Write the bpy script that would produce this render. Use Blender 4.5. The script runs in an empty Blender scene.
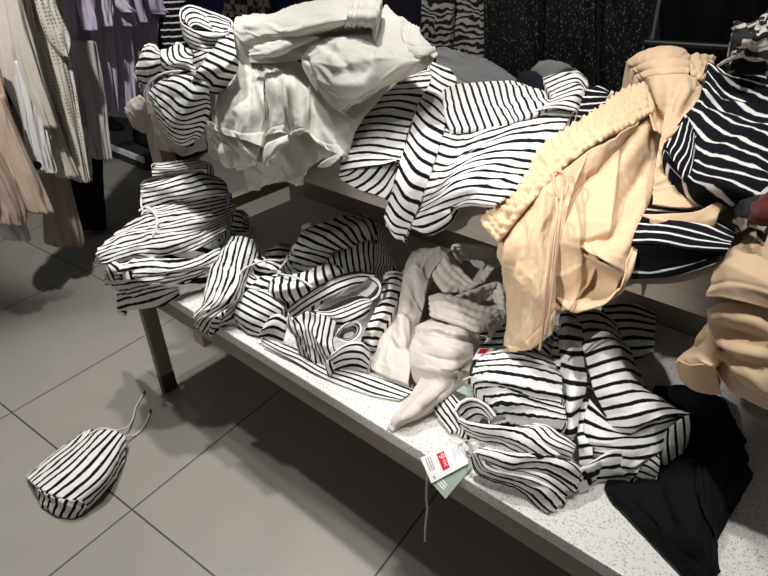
import bpy, math, random
import numpy as np
from mathutils import Matrix, Vector

# ------------------------------------------------------------------ camera, world, lamps, exposure
sc = bpy.context.scene
COL = sc.collection
F_PX = 577.94
RGT = np.array([0.763, 0.646236, -0.014477])
DWN = np.array([0.334368, -0.413753, -0.846763])
FWD = np.array([-0.553198, 0.641239, -0.531774])
EYE = np.array([0.0, 0.0, 1.35])
cd = bpy.data.cameras.new('camera'); cam = bpy.data.objects.new('camera', cd); COL.objects.link(cam)
cd.sensor_width = 36.0; cd.lens = F_PX / 768 * 36.0; cd.clip_start = 0.02; cd.clip_end = 60
up = -DWN
cam.matrix_world = Matrix(((RGT[0], up[0], -FWD[0], EYE[0]), (RGT[1], up[1], -FWD[1], EYE[1]),
                           (RGT[2], up[2], -FWD[2], EYE[2]), (0, 0, 0, 1)))
sc.camera = cam
sc.view_settings.view_transform = 'Standard'; sc.view_settings.look = 'None'
sc.view_settings.gamma = 1; sc.view_settings.use_curve_mapping = False
sc.view_settings.exposure = 0.0
w = bpy.data.worlds.new('store_ambience'); sc.world = w; w.use_nodes = True
wn = w.node_tree.nodes; wl = w.node_tree.links                      # the bright shop floor lies behind the camera, dark racks ahead
g_ = wn.new('ShaderNodeTexCoord'); d_ = wn.new('ShaderNodeVectorMath'); d_.operation = 'DOT_PRODUCT'
d_.inputs[1].default_value = (-0.15, -0.92, 0.35); wl.new(g_.outputs['Generated'], d_.inputs[0])
r_ = wn.new('ShaderNodeMapRange'); r_.inputs[1].default_value = -.5; r_.inputs[2].default_value = 1; r_.inputs[3].default_value = .012; r_.inputs[4].default_value = .15
wl.new(d_.outputs['Value'], r_.inputs[0]); wl.new(r_.outputs[0], wn['Background'].inputs[1])
wn['Background'].inputs[0].default_value = (1.0, 0.97, 0.93, 1)

def spot(name, loc, target, power, angle=50, blend=0.35, size=0.05, color=(1, 0.975, 0.94)):
    l = bpy.data.lights.new(name, 'SPOT'); l.energy = power; l.spot_size = math.radians(angle)
    l.spot_blend = blend; l.shadow_soft_size = size; l.color = color
    o = bpy.data.objects.new(name, l); COL.objects.link(o); o.location = loc
    o.rotation_euler = (Vector(target) - Vector(loc)).to_track_quat('-Z', 'Y').to_euler()
    return o
spot('ceiling_spot', (-0.95, -2.00, 2.9), (-0.48, 1.06, 0.62), 360, 13.5, .5)
spot('ceiling_spot', (-0.30, 0.55, 3.1), (-0.45, 0.95, 0.8), 50, 40, .5)
spot('ceiling_spot', (-1.0, 0.9, 3.1), (-1.1, 2.2, 0.9), 70, 60, .6)
spot('ceiling_spot', (0.10, 0.45, 3.1), (0.02, 0.92, 0.75), 108, 38, .5)
spot('ceiling_spot', (-0.95, 0.80, 3.1), (-1.0, 0.95, 0.8), 130, 56, .6)
spot('ceiling_spot', (-1.75, 0.75, 3.1), (-1.45, 0.3, 0.0), 160, 44, .6)
spot('ceiling_spot', (-1.55, 0.25, 3.1), (-1.35, 0.0, 0.0), 85, 50, .6)
spot('ceiling_spot', (-1.1, -0.1, 3.0), (-2.6, 1.1, 0.85), 300, 34, .6)

# ------------------------------------------------------------------ helpers
def ray(px, py):
    return FWD * F_PX + RGT * (px - 384) + DWN * (py - 288)
def hit_z(px, py, z):
    D = ray(px, py); return EYE + D * ((z - EYE[2]) / D[2])
def hit_y(px, py, y):
    D = ray(px, py); return EYE + D * (y / D[1])
def hit_x(px, py, x):
    D = ray(px, py); return EYE + D * (x / D[0])
ZB, YB = 0.479, 0.638          # bench top and its front edge
ZS, YS = 0.905, 0.900          # upper shelf top and its front edge
SL = 0.31                       # the heap on the shelf rises towards the back
def on_bench(px, py, d):
    p = hit_z(px, py, ZB + d / 100)
    if p[1] < YB - max(d, 0) * .01: p = hit_y(px, py, YB - d / 100)
    return p
def on_shelf(px, py, r):
    D = ray(px, py); r = r / 100
    # plane z = ZS+.02+r + SL*(y-YS)
    c = ZS + .02 + r * 1.05 - SL * YS
    t = (c - EYE[2]) / (D[2] - SL * D[1])
    p = EYE + D * t
    if t < 0 or p[1] < YS - .02 - r: p = hit_y(px, py, YS - .02 - r)
    return p
def on_floor(px, py, d): return hit_z(px, py, d / 100)
REF = {'B': on_bench, 'S': on_shelf, 'F': on_floor}

def tag(o, label=None, cat=None, group=None, kind=None):
    if label: o['label'] = label
    if cat: o['category'] = cat
    if group: o['group'] = group
    if kind: o['kind'] = kind
    return o
def thing(name, label, cat, group=None):
    o = bpy.data.objects.new(name, None); COL.objects.link(o); o.empty_display_size = .05
    return tag(o, label, cat, group)
def link(name, me, mat, parent=None):
    o = bpy.data.objects.new(name, me); COL.objects.link(o)
    if mat: me.materials.append(mat)
    if parent:
        o.parent = parent
    return o
def mesh_obj(name, verts, faces, mat, parent=None, smooth=False, uv=None):
    me = bpy.data.meshes.new(name)
    me.from_pydata([tuple(map(float, v)) for v in verts], [], faces); me.update()
    if uv is not None:
        l = me.uv_layers.new(name='uv'); vi = np.empty(len(me.loops), int); me.loops.foreach_get('vertex_index', vi)
        l.data.foreach_set('uv', np.asarray(uv, np.float32)[vi].ravel())
    if smooth: me.polygons.foreach_set('use_smooth', [True] * len(me.polygons))
    return link(name, me, mat, parent)
def box_geo(x0, x1, y0, y1, z0, z1):
    v = [(x, y, z) for x in (x0, x1) for y in (y0, y1) for z in (z0, z1)]
    f = [(0, 1, 3, 2), (4, 6, 7, 5), (0, 4, 5, 1), (2, 3, 7, 6), (0, 2, 6, 4), (1, 5, 7, 3)]
    return v, f
def box(name, dims, mat, parent=None, bevel=0.002):
    v, f = box_geo(*dims); o = mesh_obj(name, v, f, mat, parent)
    if bevel:
        m = o.modifiers.new('bevel', 'BEVEL'); m.width = bevel; m.segments = 2
    return o

# ---- numpy noise
_rng = np.random.RandomState(7); _perm = _rng.permutation(512); _perm = np.concatenate([_perm, _perm, _perm])
_ang = _rng.rand(512) * 2 * np.pi; _gx, _gy = np.cos(_ang), np.sin(_ang)
def noise(x, y, seed=0):
    x = np.asarray(x, float) + seed * 17.31; y = np.asarray(y, float) + seed * 9.77
    xi = np.floor(x).astype(int); yi = np.floor(y).astype(int); xf = x - xi; yf = y - yi
    def g(i, j):
        h = _perm[(_perm[(xi + i) % 512] + yi + j) % 512]; return _gx[h] * (xf - i) + _gy[h] * (yf - j)
    u = xf ** 3 * (xf * (xf * 6 - 15) + 10); v = yf ** 3 * (yf * (yf * 6 - 15) + 10)
    return ((g(0, 0) * (1 - u) + g(1, 0) * u) * (1 - v) + (g(0, 1) * (1 - u) + g(1, 1) * u) * v) * 1.5

def cr_eval(P, ts, closed=False):
    """Catmull-Rom through P (n,k) at parameters ts in [0, n-1] (or n if closed)."""
    n = len(P)
    if n == 1: return np.repeat(P, len(ts), 0)
    i = np.floor(ts).astype(int)
    if closed:
        f = ts - i; a, b, c, d = (P[(i - 1) % n], P[i % n], P[(i + 1) % n], P[(i + 2) % n])
    else:
        i = np.clip(i, 0, n - 2); f = ts - i
        E = np.concatenate([[2 * P[0] - P[1]], P, [2 * P[-1] - P[-2]]])
        a, b, c, d = E[i], E[i + 1], E[i + 2], E[i + 3]
    f = f.reshape(-1, *([1] * (P.ndim - 1)))
    return .5 * (2 * b + (c - a) * f + (2 * a - 5 * b + 4 * c - d) * f ** 2 + (3 * b - a - 3 * c + d) * f ** 3)
def resample(P, n, closed=False):
    m = len(P); k = m if closed else m - 1
    t = np.linspace(0, k, k * 12 + 1); Q = cr_eval(P, t, closed)
    s = np.concatenate([[0], np.cumsum(np.linalg.norm(np.diff(Q, axis=0), axis=1))]) + np.arange(len(t)) * 1e-9
    # halfway between arc length and control-point parameter keeps traced points roughly in step
    q = .6 * s / s[-1] + .4 * t / k
    tt = np.interp(np.linspace(0, 1, n), q, t)
    return cr_eval(P, np.clip(tt, 0, k - (1e-9 if closed else 0)), closed)
def parse(rows, ref, o, k, off):
    out = []
    for r in rows.strip().split(';'):
        pts = []
        for p in r.split():
            a = p.split(',')
            px, py = o[0] + float(a[0]) / o[2], o[1] + float(a[1]) / o[2]
            if a[2][0] == '@': pts.append(hit_y(px, py, YS + float(a[2][1:]) / 100))
            elif a[2][0] == 'z': pts.append(hit_z(px, py, float(a[2][1:]) / 100))
            else: pts.append(REF[ref](px, py, (float(a[2]) - off) * k))
        out.append(np.array(pts))
    return out
O1 = (0, 0, 1.0)
STEP = .0042
def sheet(name, parent, mat, ref, rows, o=O1, n=0, sv=None, su=0., k=1., off=0., w=1., wdir=0., seed=None, closed=False,
          skirt='', drop=.04, rows_smock=0, gather=0., hem='', thick=.0022, dens=1., flip=False, lift=0., scal=0., fine=1., cr='', smk=1.):
    """A piece of cloth lofted through traced curves: wrinkles, smocking and hems are real relief."""
    R = parse(rows, ref, o, k, off)
    if seed is None: sheet.c = getattr(sheet, 'c', 0) + 1; seed = sheet.c
    L = max(np.linalg.norm(np.diff(r, axis=0), axis=1).sum() for r in R)
    nu = int(np.clip(L / STEP * dens, 14, 170))
    G = np.array([resample(r, nu, closed) for r in R])             # rows x nu x 3
    H = np.linalg.norm(np.diff(G, axis=0), axis=2).mean(1)
    nv = int(np.clip(H.sum() / STEP * dens, 10, 170))
    tt = np.linspace(0, len(R) - 1, nv)
    V = cr_eval(G, tt)                                             # nv x nu x 3
    svv = np.linspace(0, n, len(R)) if sv is None else np.array(sv, float)
    if sv is None:                                                  # even stripes over the true length
        hh = np.concatenate([[0], np.cumsum(np.linalg.norm(np.diff(V, axis=0), axis=2).mean(1))])
        st = n * (.5 * hh / hh[-1] + .5 * tt / (len(R) - 1))
    else: st = np.interp(tt, np.arange(len(R)), svv)
    U = np.linspace(0, 1, nu)
    du = np.linalg.norm(np.diff(V, axis=1), axis=2).mean(0); S = np.concatenate([[0], np.cumsum(du)])
    dv = np.linalg.norm(np.diff(V, axis=0), axis=2).mean(1); T = np.concatenate([[0], np.cumsum(dv)])
    s, t = np.meshgrid(S, T)
    stripe = st[:, None] + su * U[None, :]
    # normals, turned to the outside (up or to the front)
    gu = np.gradient(V, axis=1); gv = np.gradient(V, axis=0); N = np.cross(gu, gv)
    N /= np.linalg.norm(N, axis=2, keepdims=True) + 1e-12
    if ((EYE - V) * N).sum() < 0: N = -N; sgn = -1
    else: sgn = 1
    if flip: sgn = -sgn
    # creases: stretched noise in cloth coordinates
    c_, s_ = math.cos(math.radians(wdir)), math.sin(math.radians(wdir))
    a = s * c_ + t * s_; b = -s * s_ + t * c_
    wx = noise(s / .07, t / .07, seed + 3) * .02; wy = noise(s / .07, t / .07, seed + 5) * .02
    a = a + wx; b = b + wy
    D = .0062 * noise(a / .15, b / .058, seed) + .0026 * noise(a / .09, b / .028, seed + 11)
    rid = 1 - np.abs(noise(a / .12, b / .048, seed + 21)) * 2.4
    D = D + .0030 * np.clip(rid, 0, 1) ** 2 + fine * .0009 * noise(s / .014, t / .011, seed + 31)
    D = D * w
    if closed:
        e = np.minimum(U, 1 - U); D = D * np.clip(e / .08, 0, 1)[None, :]
    if rows_smock:
        vv = np.linspace(0, 1, nv)[:, None]
        pill = np.abs(np.sin(np.pi * rows_smock * vv)) ** .4
        rw = np.floor(vv * rows_smock) * 3.7
        ga = .55 * np.sin(2 * np.pi * s / (gather * 1.25) + 5 * noise(s / .04, rw + vv * .8, seed)) + .6 * noise(s / gather, rw + vv * .8, seed + 2)
        D = D * .5 + pill * (.0070 + smk * .0052 * ga)
    if scal:                                                        # scalloped ribs, one per stripe
        D = D + scal * np.abs(np.sin(np.pi * stripe)) ** .7
        stripe = stripe + .10 * noise(s / .010, t / .05, seed + 8)
    if cr:                                                          # traced folds: amp mm, width mm : polyline
        W = V - EYE; pz = W @ FWD; PX = np.stack([384 + F_PX * (W @ RGT) / pz, 288 + F_PX * (W @ DWN) / pz], 2)
        for c in cr.split(';'):
            hd, pl = c.split(':'); am, wd = [float(q) / 1000 for q in hd.split(',')]
            q = np.array([[float(e) for e in p.split(',')] for p in pl.split()])
            q = resample(q, 8 * len(q)) / o[2] + np.array(o[:2])
            fl = PX.reshape(-1, 2); jj = [int(((fl - e) ** 2).sum(1).argmin()) for e in q]
            A = V.reshape(-1, 3)[jj]; dm = np.full(V.shape[:2], 9.); fade = np.zeros(V.shape[:2])
            for i, e in enumerate(A):
                d_ = np.linalg.norm(V - e, axis=2); m_ = d_ < dm
                dm[m_] = d_[m_]; fade[m_] = min(1, 4.5 * min(i + .6, len(A) - i - .4) / len(A))
            D = D + am * fade * np.exp(-(dm / wd) ** 2)
    for h in hem:                                                   # stitched hems
        dist = {'n': T[-1] - t, 's': t, 'e': S[-1] - s, 'w': s}[h]
        D = D + .0016 * (dist < .024) - .0016 * np.exp(-((dist - .024) / .0022) ** 2)
    V = V + N * (D + lift)[..., None]
    z0 = {'B': ZB, 'S': ZS, 'F': 0}[ref]; y0 = {'B': YB, 'S': YS, 'F': -9}[ref]
    cen = V.reshape(-1, 3).mean(0)
    def dropped(E):                                                 # where a turned-under edge ends
        Q = E + (cen - E) * .10; over = E[:, 1] > y0 + .01
        Q[:, 2] = np.where(over, np.maximum(E[:, 2] - drop, z0 + .003), E[:, 2] - .012)
        Q[:, 1] = np.where(over, Q[:, 1], np.minimum(E[:, 1] + drop, np.maximum(y0 - .004, E[:, 1])))
        return Q
    def add(V, stripe, s, axis, end):
        E = V[-1] if (axis, end) == (0, 1) else V[0] if axis == 0 else V[:, -1] if end else V[:, 0]
        Es = stripe[-1] if (axis, end) == (0, 1) else stripe[0] if axis == 0 else stripe[:, -1] if end else stripe[:, 0]
        Q = dropped(E); m = 6; Ls = []
        for i in range(1, m + 1):
            f = i / m; out = (E - cen); out[:, 2] = 0
            Ls.append(E + (Q - E) * f + out * .04 * math.sin(math.pi * f))
        Ls = np.array(Ls); ks = np.array([Es + (.12 * i if axis == 0 else 0) for i in range(1, m + 1)])
        if axis == 1: Ls = Ls.transpose(1, 0, 2); ks = ks.T
        if not end: Ls = Ls[::-1] if axis == 0 else Ls[:, ::-1]; ks = ks[::-1] if axis == 0 else ks[:, ::-1]
        o_ = (V, Ls) if end else (Ls, V); p_ = (stripe, ks) if end else (ks, stripe)
        return np.concatenate(o_, axis), np.concatenate(p_, axis)
    for c in skirt:
        V, stripe = add(V, stripe, s, *{'n': (0, 1), 's': (0, 0), 'e': (1, 1), 'w': (1, 0)}[c])
    nv, nu = V.shape[:2]
    idx = np.arange(nv * nu).reshape(nv, nu)
    A, B, C, Dd = idx[:-1, :-1].ravel(), idx[:-1, 1:].ravel(), idx[1:, 1:].ravel(), idx[1:, :-1].ravel()
    F = np.stack([A, B, C, Dd] if sgn > 0 else [A, Dd, C, B], 1)
    me = bpy.data.meshes.new(name)
    me.vertices.add(nv * nu); me.vertices.foreach_set('co', V.astype(np.float32).ravel())
    me.loops.add(F.size); me.loops.foreach_set('vertex_index', F.astype(np.int32).ravel())
    me.polygons.add(len(F)); me.polygons.foreach_set('loop_start', np.arange(0, F.size, 4, dtype=np.int32))
    me.update(calc_edges=True)
    us = np.concatenate([[0], np.cumsum(np.linalg.norm(np.diff(V, axis=1), axis=2).mean(0))])
    uv = np.stack([np.repeat(us[None], nv, 0), stripe], 2).reshape(-1, 2)
    l = me.uv_layers.new(name='cloth'); l.data.foreach_set('uv', uv[F.ravel()].astype(np.float32).ravel())
    me.polygons.foreach_set('use_smooth', [True] * len(F))
    ob = link(name, me, mat, parent)
    m = ob.modifiers.new('cloth_thickness', 'SOLIDIFY'); m.thickness = thick; m.offset = -1
    return ob

def cord(name, parent, mat, pts, rad=.003, tips=None, n=6):
    """a round cord through world points"""
    P = resample(np.array(pts, float), max(12, len(pts) * 8)); v = []; f = []
    for i, p in enumerate(P):
        d = P[min(i + 1, len(P) - 1)] - P[max(i - 1, 0)]; d /= np.linalg.norm(d) + 1e-9
        a = np.cross(d, [0.3, 0.2, .9]); a /= np.linalg.norm(a) + 1e-9; b = np.cross(d, a)
        for j in range(n):
            q = 2 * math.pi * j / n; v.append(p + (a * math.cos(q) + b * math.sin(q)) * rad)
    for i in range(len(P) - 1):
        for j in range(n):
            f.append((i * n + j, i * n + (j + 1) % n, (i + 1) * n + (j + 1) % n, (i + 1) * n + j))
    f.append(tuple(range(n - 1, -1, -1))); f.append(tuple((len(P) - 1) * n + j for j in range(n)))
    o = mesh_obj(name, v, f, mat, parent, smooth=True)
    if name == 'drawstring': o['label'] = 'peach drawstring' if 'peach' in mat.name else 'white drawstring'
    return o
def tpts(ref, s, o=O1, k=1., off=0.):
    return parse(s, ref, o, k, off)[0]

# ------------------------------------------------------------------ materials
def new_mat(name):
    m = bpy.data.materials.new(name); m.use_nodes = True; nt = m.node_tree
    return m, nt, nt.nodes['Principled BSDF']
def N_(nt, t, **kw):
    n = nt.nodes.new(t)
    for a, v in kw.items(): setattr(n, a, v)
    return n
def math_(nt, op, a, b=None, c=None):
    n = N_(nt, 'ShaderNodeMath', operation=op)
    for i, v in enumerate((a, b, c)):
        if v is None: continue
        if isinstance(v, (int, float)): n.inputs[i].default_value = v
        else: nt.links.new(v, n.inputs[i])
    return n.outputs[0]
def mix_(nt, fac, a, b):
    n = N_(nt, 'ShaderNodeMix', data_type='RGBA')
    if isinstance(fac, (int, float)): n.inputs[0].default_value = fac
    else: nt.links.new(fac, n.inputs[0])
    for s, v in ((6, a), (7, b)):
        if isinstance(v, tuple): n.inputs[s].default_value = (*v, 1)
        else: nt.links.new(v, n.inputs[s])
    return n.outputs[2]
def weave(nt, b, scale=900, strength=.12):
    tc = N_(nt, 'ShaderNodeTexCoord'); nz = N_(nt, 'ShaderNodeTexNoise'); nz.inputs['Scale'].default_value = scale
    nz.inputs['Detail'].default_value = 2
    nt.links.new(tc.outputs['Object'], nz.inputs['Vector'])
    bp = N_(nt, 'ShaderNodeBump'); bp.inputs['Strength'].default_value = strength; bp.inputs['Distance'].default_value = .001
    nt.links.new(nz.outputs[0], bp.inputs['Height']); nt.links.new(bp.outputs[0], b.inputs['Normal'])
    return tc
def fabric(name, col, rough=.92, sheen=.15, var=.06, wv=.15):
    m, nt, b = new_mat(name); b.inputs['Roughness'].default_value = rough
    b.inputs['Specular IOR Level'].default_value = .2
    b.inputs['Sheen Weight'].default_value = sheen; b.inputs['Sheen Roughness'].default_value = .6
    tc = weave(nt, b, 700, wv)
    nz = N_(nt, 'ShaderNodeTexNoise'); nz.inputs['Scale'].default_value = 60; nt.links.new(tc.outputs['Object'], nz.inputs['Vector'])
    lo = tuple(c * (1 - var) for c in col); hi = tuple(min(1, c * (1 + var)) for c in col)
    nt.links.new(mix_(nt, nz.outputs[0], lo, hi), b.inputs['Base Color'])
    return m
def striped(name, base=(.80, .79, .77), line=(.006, .006, .008), duty=.37, jitter=.05):
    m, nt, b = new_mat(name); b.inputs['Roughness'].default_value = .93; b.inputs['Specular IOR Level'].default_value = .15
    tc = weave(nt, b, 800, .12)
    uv = N_(nt, 'ShaderNodeUVMap'); uv.uv_map = 'cloth'; sp = N_(nt, 'ShaderNodeSeparateXYZ'); nt.links.new(uv.outputs[0], sp.inputs[0])
    nz = N_(nt, 'ShaderNodeTexNoise'); nz.inputs['Scale'].default_value = 90; nt.links.new(tc.outputs['Object'], nz.inputs['Vector'])
    y = math_(nt, 'ADD', sp.outputs[1], math_(nt, 'MULTIPLY', math_(nt, 'SUBTRACT', nz.outputs[0], .5), jitter * 2))
    fr = math_(nt, 'FRACT', y); d = math_(nt, 'ABSOLUTE', math_(nt, 'SUBTRACT', fr, .5))
    mr = N_(nt, 'ShaderNodeMapRange', interpolation_type='SMOOTHSTEP')
    mr.inputs[1].default_value = duty / 2 - .035; mr.inputs[2].default_value = duty / 2 + .035
    nt.links.new(d, mr.inputs[0])
    nt.links.new(mix_(nt, mr.outputs[0], line, base), b.inputs['Base Color'])
    return m
M = {}
M['stripe'] = striped('striped_jersey')
M['stripe_fine'] = striped('striped_jersey_narrow_line', duty=.33)
M['rib'] = striped('striped_ruched_jersey', duty=.33, jitter=.09)
M['navy'] = striped('navy_jersey_white_line', base=(.006, .006, .010), line=(.78, .77, .74), duty=.22)
M['cream'] = fabric('cream_sweat_fabric', (.72, .70, .645))
M['beige'] = fabric('beige_sweat_fabric', (.60, .545, .49))
M['peach'] = fabric('peach_sweat_fabric', (.69, .495, .315))
M['black'] = fabric('black_cotton', (.004, .004, .006), sheen=0)
M['navyplain'] = fabric('navy_cotton', (.006, .007, .012), sheen=0)
M['grey'] = fabric('grey_ribbed_knit', (.12, .12, .12))
M['taupe'] = fabric('taupe_cotton', (.42, .36, .31))
M['cord'] = fabric('white_cord', (.74, .71, .66))
M['peachcord'] = fabric('peach_cord', (.72, .45, .30))
M['lining'] = fabric('white_lining', (.80, .79, .77))

# ------------------------------------------------------------------ setting: floor, tables
def m_tiles():
    m, nt, b = new_mat('grey_stone_tiles'); tc = N_(nt, 'ShaderNodeTexCoord'); sp = N_(nt, 'ShaderNodeSeparateXYZ')
    nt.links.new(tc.outputs['Object'], sp.inputs[0])
    def lines(cx, cy, off):
        u = math_(nt, 'ADD', math_(nt, 'MULTIPLY', sp.outputs[0], cx), math_(nt, 'MULTIPLY', sp.outputs[1], cy))
        q = math_(nt, 'DIVIDE', math_(nt, 'SUBTRACT', u, off), .66209)
        fl = math_(nt, 'FLOOR', q)
        d = math_(nt, 'ABSOLUTE', math_(nt, 'SUBTRACT', math_(nt, 'FRACT', math_(nt, 'ADD', q, .5)), .5))
        return fl, math_(nt, 'LESS_THAN', d, .0036)
    f1, l1 = lines(-.996098, -.088255, 1.170594); f2, l2 = lines(.088255, -.996098, -.42394)
    gr = math_(nt, 'MAXIMUM', l1, l2)
    cb = N_(nt, 'ShaderNodeCombineXYZ'); nt.links.new(f1, cb.inputs[0]); nt.links.new(f2, cb.inputs[1])
    wn = N_(nt, 'ShaderNodeTexWhiteNoise', noise_dimensions='2D'); nt.links.new(cb.outputs[0], wn.inputs[0])
    nz = N_(nt, 'ShaderNodeTexNoise'); nz.inputs['Scale'].default_value = 9; nz.inputs['Detail'].default_value = 8
    nt.links.new(tc.outputs['Object'], nz.inputs[0])
    f = math_(nt, 'ADD', math_(nt, 'MULTIPLY', nz.outputs[0], .7), math_(nt, 'MULTIPLY', wn.outputs[0], .3))
    c = mix_(nt, f, (.255, .24, .215), (.335, .315, .285))
    nt.links.new(mix_(nt, gr, c, (.055, .05, .045)), b.inputs['Base Color'])
    b.inputs['Roughness'].default_value = .42; b.inputs['Specular IOR Level'].default_value = .35
    return m
def m_wood(name, c1, c2, axis=(1, 12, 12), rough=.55):
    m, nt, b = new_mat(name); tc = N_(nt, 'ShaderNodeTexCoord'); mp = N_(nt, 'ShaderNodeMapping')
    mp.inputs['Scale'].default_value = axis; nt.links.new(tc.outputs['Object'], mp.inputs[0])
    nz = N_(nt, 'ShaderNodeTexNoise'); nz.inputs['Scale'].default_value = 14; nz.inputs['Detail'].default_value = 6
    nz.inputs['Distortion'].default_value = .4; nt.links.new(mp.outputs[0], nz.inputs[0])
    nt.links.new(mix_(nt, nz.outputs[0], c1, c2), b.inputs['Base Color']); b.inputs['Roughness'].default_value = rough
    return m
def m_terrazzo():
    m, nt, b = new_mat('white_terrazzo'); tc = N_(nt, 'ShaderNodeTexCoord')
    col = None
    base = (.74, .725, .70)
    for sc_, th, c in ((200, .22, (.54, .52, .49)), (280, .20, (.60, .56, .50)), (380, .10, (.22, .21, .20))):
        vo = N_(nt, 'ShaderNodeTexVoronoi'); vo.inputs['Scale'].default_value = sc_; nt.links.new(tc.outputs['Object'], vo.inputs[0])
        sp = N_(nt, 'ShaderNodeSeparateColor'); nt.links.new(vo.outputs['Color'], sp.inputs[0])
        a = math_(nt, 'LESS_THAN', vo.outputs['Distance'], .45); r = math_(nt, 'LESS_THAN', sp.outputs[0], th)
        col = mix_(nt, math_(nt, 'MULTIPLY', a, r), col if col else base, c)
    nt.links.new(col, b.inputs['Base Color']); b.inputs['Roughness'].default_value = .35
    return m
def plain(name, col, rough=.6, metal=0.):
    m, nt, b = new_mat(name); tc = N_(nt, 'ShaderNodeTexCoord'); nz = N_(nt, 'ShaderNodeTexNoise'); nz.inputs['Scale'].default_value = 40
    nt.links.new(tc.outputs['Object'], nz.inputs[0])
    nt.links.new(mix_(nt, nz.outputs[0], tuple(c * .92 for c in col), tuple(min(1, c * 1.08) for c in col)), b.inputs['Base Color'])
    b.inputs['Roughness'].default_value = rough; b.inputs['Metallic'].default_value = metal
    return m
M['tiles'] = m_tiles(); M['terrazzo'] = m_terrazzo()
M['wood'] = m_wood('taupe_wood_veneer', (.24, .205, .17), (.33, .285, .24))
M['woodpale'] = m_wood('pale_wood_veneer', (.36, .30, .235), (.47, .40, .32), (12, 1, 12))
M['woodgrey'] = m_wood('greyed_wood_veneer', (.24, .205, .17), (.40, .35, .30), (1, 22, 22))
M['woodleg'] = m_wood('brown_wood_veneer', (.20, .165, .135), (.27, .225, .185), (12, 12, 1))
M['shoe'] = plain('dark_metal_shoe', (.055, .05, .045), .45)
M['edge'] = plain('grey_slab_edge', (.20, .19, .175), .45)
M['steel'] = plain('black_steel', (.02, .02, .022), .4, .3)
M['wall'] = plain('charcoal_wall', (.025, .024, .025), .8)

fl = mesh_obj('floor', [(-7, -2, 0), (3, -2, 0), (3, 5, 0), (-7, 5, 0)], [(0, 1, 2, 3)], M['tiles']); tag(fl, kind='structure')
tag(box('wall_back', (-7, 3, 3.6, 3.7, 0, 3.2), M['wall'], bevel=0), kind='structure')
tag(box('wall_left', (-6.2, -6.1, -2, 3.6, 0, 3.2), M['wall'], bevel=0), kind='structure')

# low front bench
bench = thing('display_bench', 'low display bench with white terrazzo top and taupe wooden frame', 'bench')
XL, XR = -1.585, 1.05
o = box('bench_top', (XL, XR, YB, 1.36, .449, ZB), M['terrazzo'], bench, .0025)
o = box('front_apron', (XL + .03, XR - .03, YB + .004, YB + .026, .398, .4485), M['wood'], bench, .001)
for nm, dx in (('side_apron', (XL + .008, XL + .03)), ('side_apron', (XR - .03, XR - .008))):
    box(nm, (*dx, YB + .05, 1.33, .395, .4485), M['wood'], bench, .001)
box('back_apron', (XL + .03, XR - .03, 1.33, 1.352, .398, .4485), M['wood'], bench, .001)
box('side_rail', (-1.562, -1.546, YB + .046, 1.30, .352, .392), M['woodleg'], bench, .001)
box('side_rail', (XR - .028, XR - .012, YB + .046, 1.30, .352, .392), M['woodleg'], bench, .001)
for x in (-1.566, XR - .03):
    for y in (YB - .003, 1.30):
        lg = box('leg', (x, x + .022, y, y + .048, .075, .4485), M['woodleg'], bench, .001)
        sh = box('foot_plate', (x - .001, x + .023, y - .001, y + .049, 0.001, .0748), M['shoe'], bench, .001)
# taller table behind it, straddling the bench
tab = thing('display_table', 'taller wooden display table standing behind and over the terrazzo bench', 'table')
TL, TR = -1.66, 1.15
box('table_top', (TL, TR, YS, 1.75, ZS - .028, ZS), M['woodgrey'], tab, .002)
box('front_apron', (TL + .002, TR - .002, YS + .004, YS + .026, .812, ZS - .0285), M['woodgrey'], tab, .001)
box('side_apron', (TL + .002, TL + .026, YS + .027, 1.72, .812, ZS - .0285), M['wood'], tab, .001)
box('side_apron', (TR - .026, TR - .002, YS + .027, 1.72, .812, ZS - .0285), M['wood'], tab, .001)
for x in (TL - .062, TR):
    for y in (YS - .026, 1.69):
        box('leg', (x, x + .060, y, y + .05, .0, ZS - .0285), M['woodpale'], tab, .001)
    box('side_rail', (x + .012, x + .052, YS + .026, 1.689, .488, .528), M['woodpale'], tab, .001)
box('back_panel', (TL + .002, TR - .002, 1.365, 1.385, .0, .62), M['woodgrey'], tab, .001)

# ------------------------------------------------------------------ garments on the low bench
C1, C2, C3, C4, C5, C6, C7, C8 = [(x, y, 4.) for x, y in ((80, 140), (120, 200), (250, 200), (250, 290), (360, 230), (430, 310), (430, 390), (530, 290))]
U1, U2, U3, U4, U5, U6, U7, U8 = [(x, y, 4.) for x, y in ((120, 0), (200, 60), (260, 0), (330, 100), (420, 40), (470, 210), (540, 40), (576, 150))]
ST, SF, RB, NV = M['stripe'], M['stripe_fine'], M['rib'], M['navy']
G_STACK = 'striped shorts in the folded stack on the left end of the bench'

t = thing('striped_shorts', 'flat folded striped shorts at the very bottom of the stack over the bench leg', 'shorts', G_STACK)
sheet('leg', t, ST, 'B', '-10,445,1.5 80,434,1 160,426,1 205,405,1 240,380,1 330,352,1; -14,400,3 90,380,3.5 170,368,3.5 240,352,3 330,325,3; -16,365,5 100,345,6 200,335,6 340,300,5; -10,330,7 100,310,8 220,290,8 350,260,7; 20,290,7 150,260,8 260,240,9 350,220,7', C2, n=6.5, su=-1, skirt='we', w=.9, wdir=5)
t = thing('striped_shorts', 'rumpled striped shorts second from the bottom of the stack, with thick folded lips at left', 'shorts', G_STACK)
sheet('leg', t, ST, 'B', '112,575,6 150,590,6.5 250,590,6.5 380,575,6 470,550,5.5 540,520,5; 100,545,8 160,555,9.5 250,555,9 370,545,8 460,525,7.5 550,495,6; 108,515,9.5 160,520,11 240,520,10.5 360,520,10 460,505,9 560,465,7; 125,492,10 220,485,11 320,480,11 430,475,10.5 560,430,8', C1, n=6, su=-2, skirt='swe', w=1.5, wdir=5)
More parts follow.
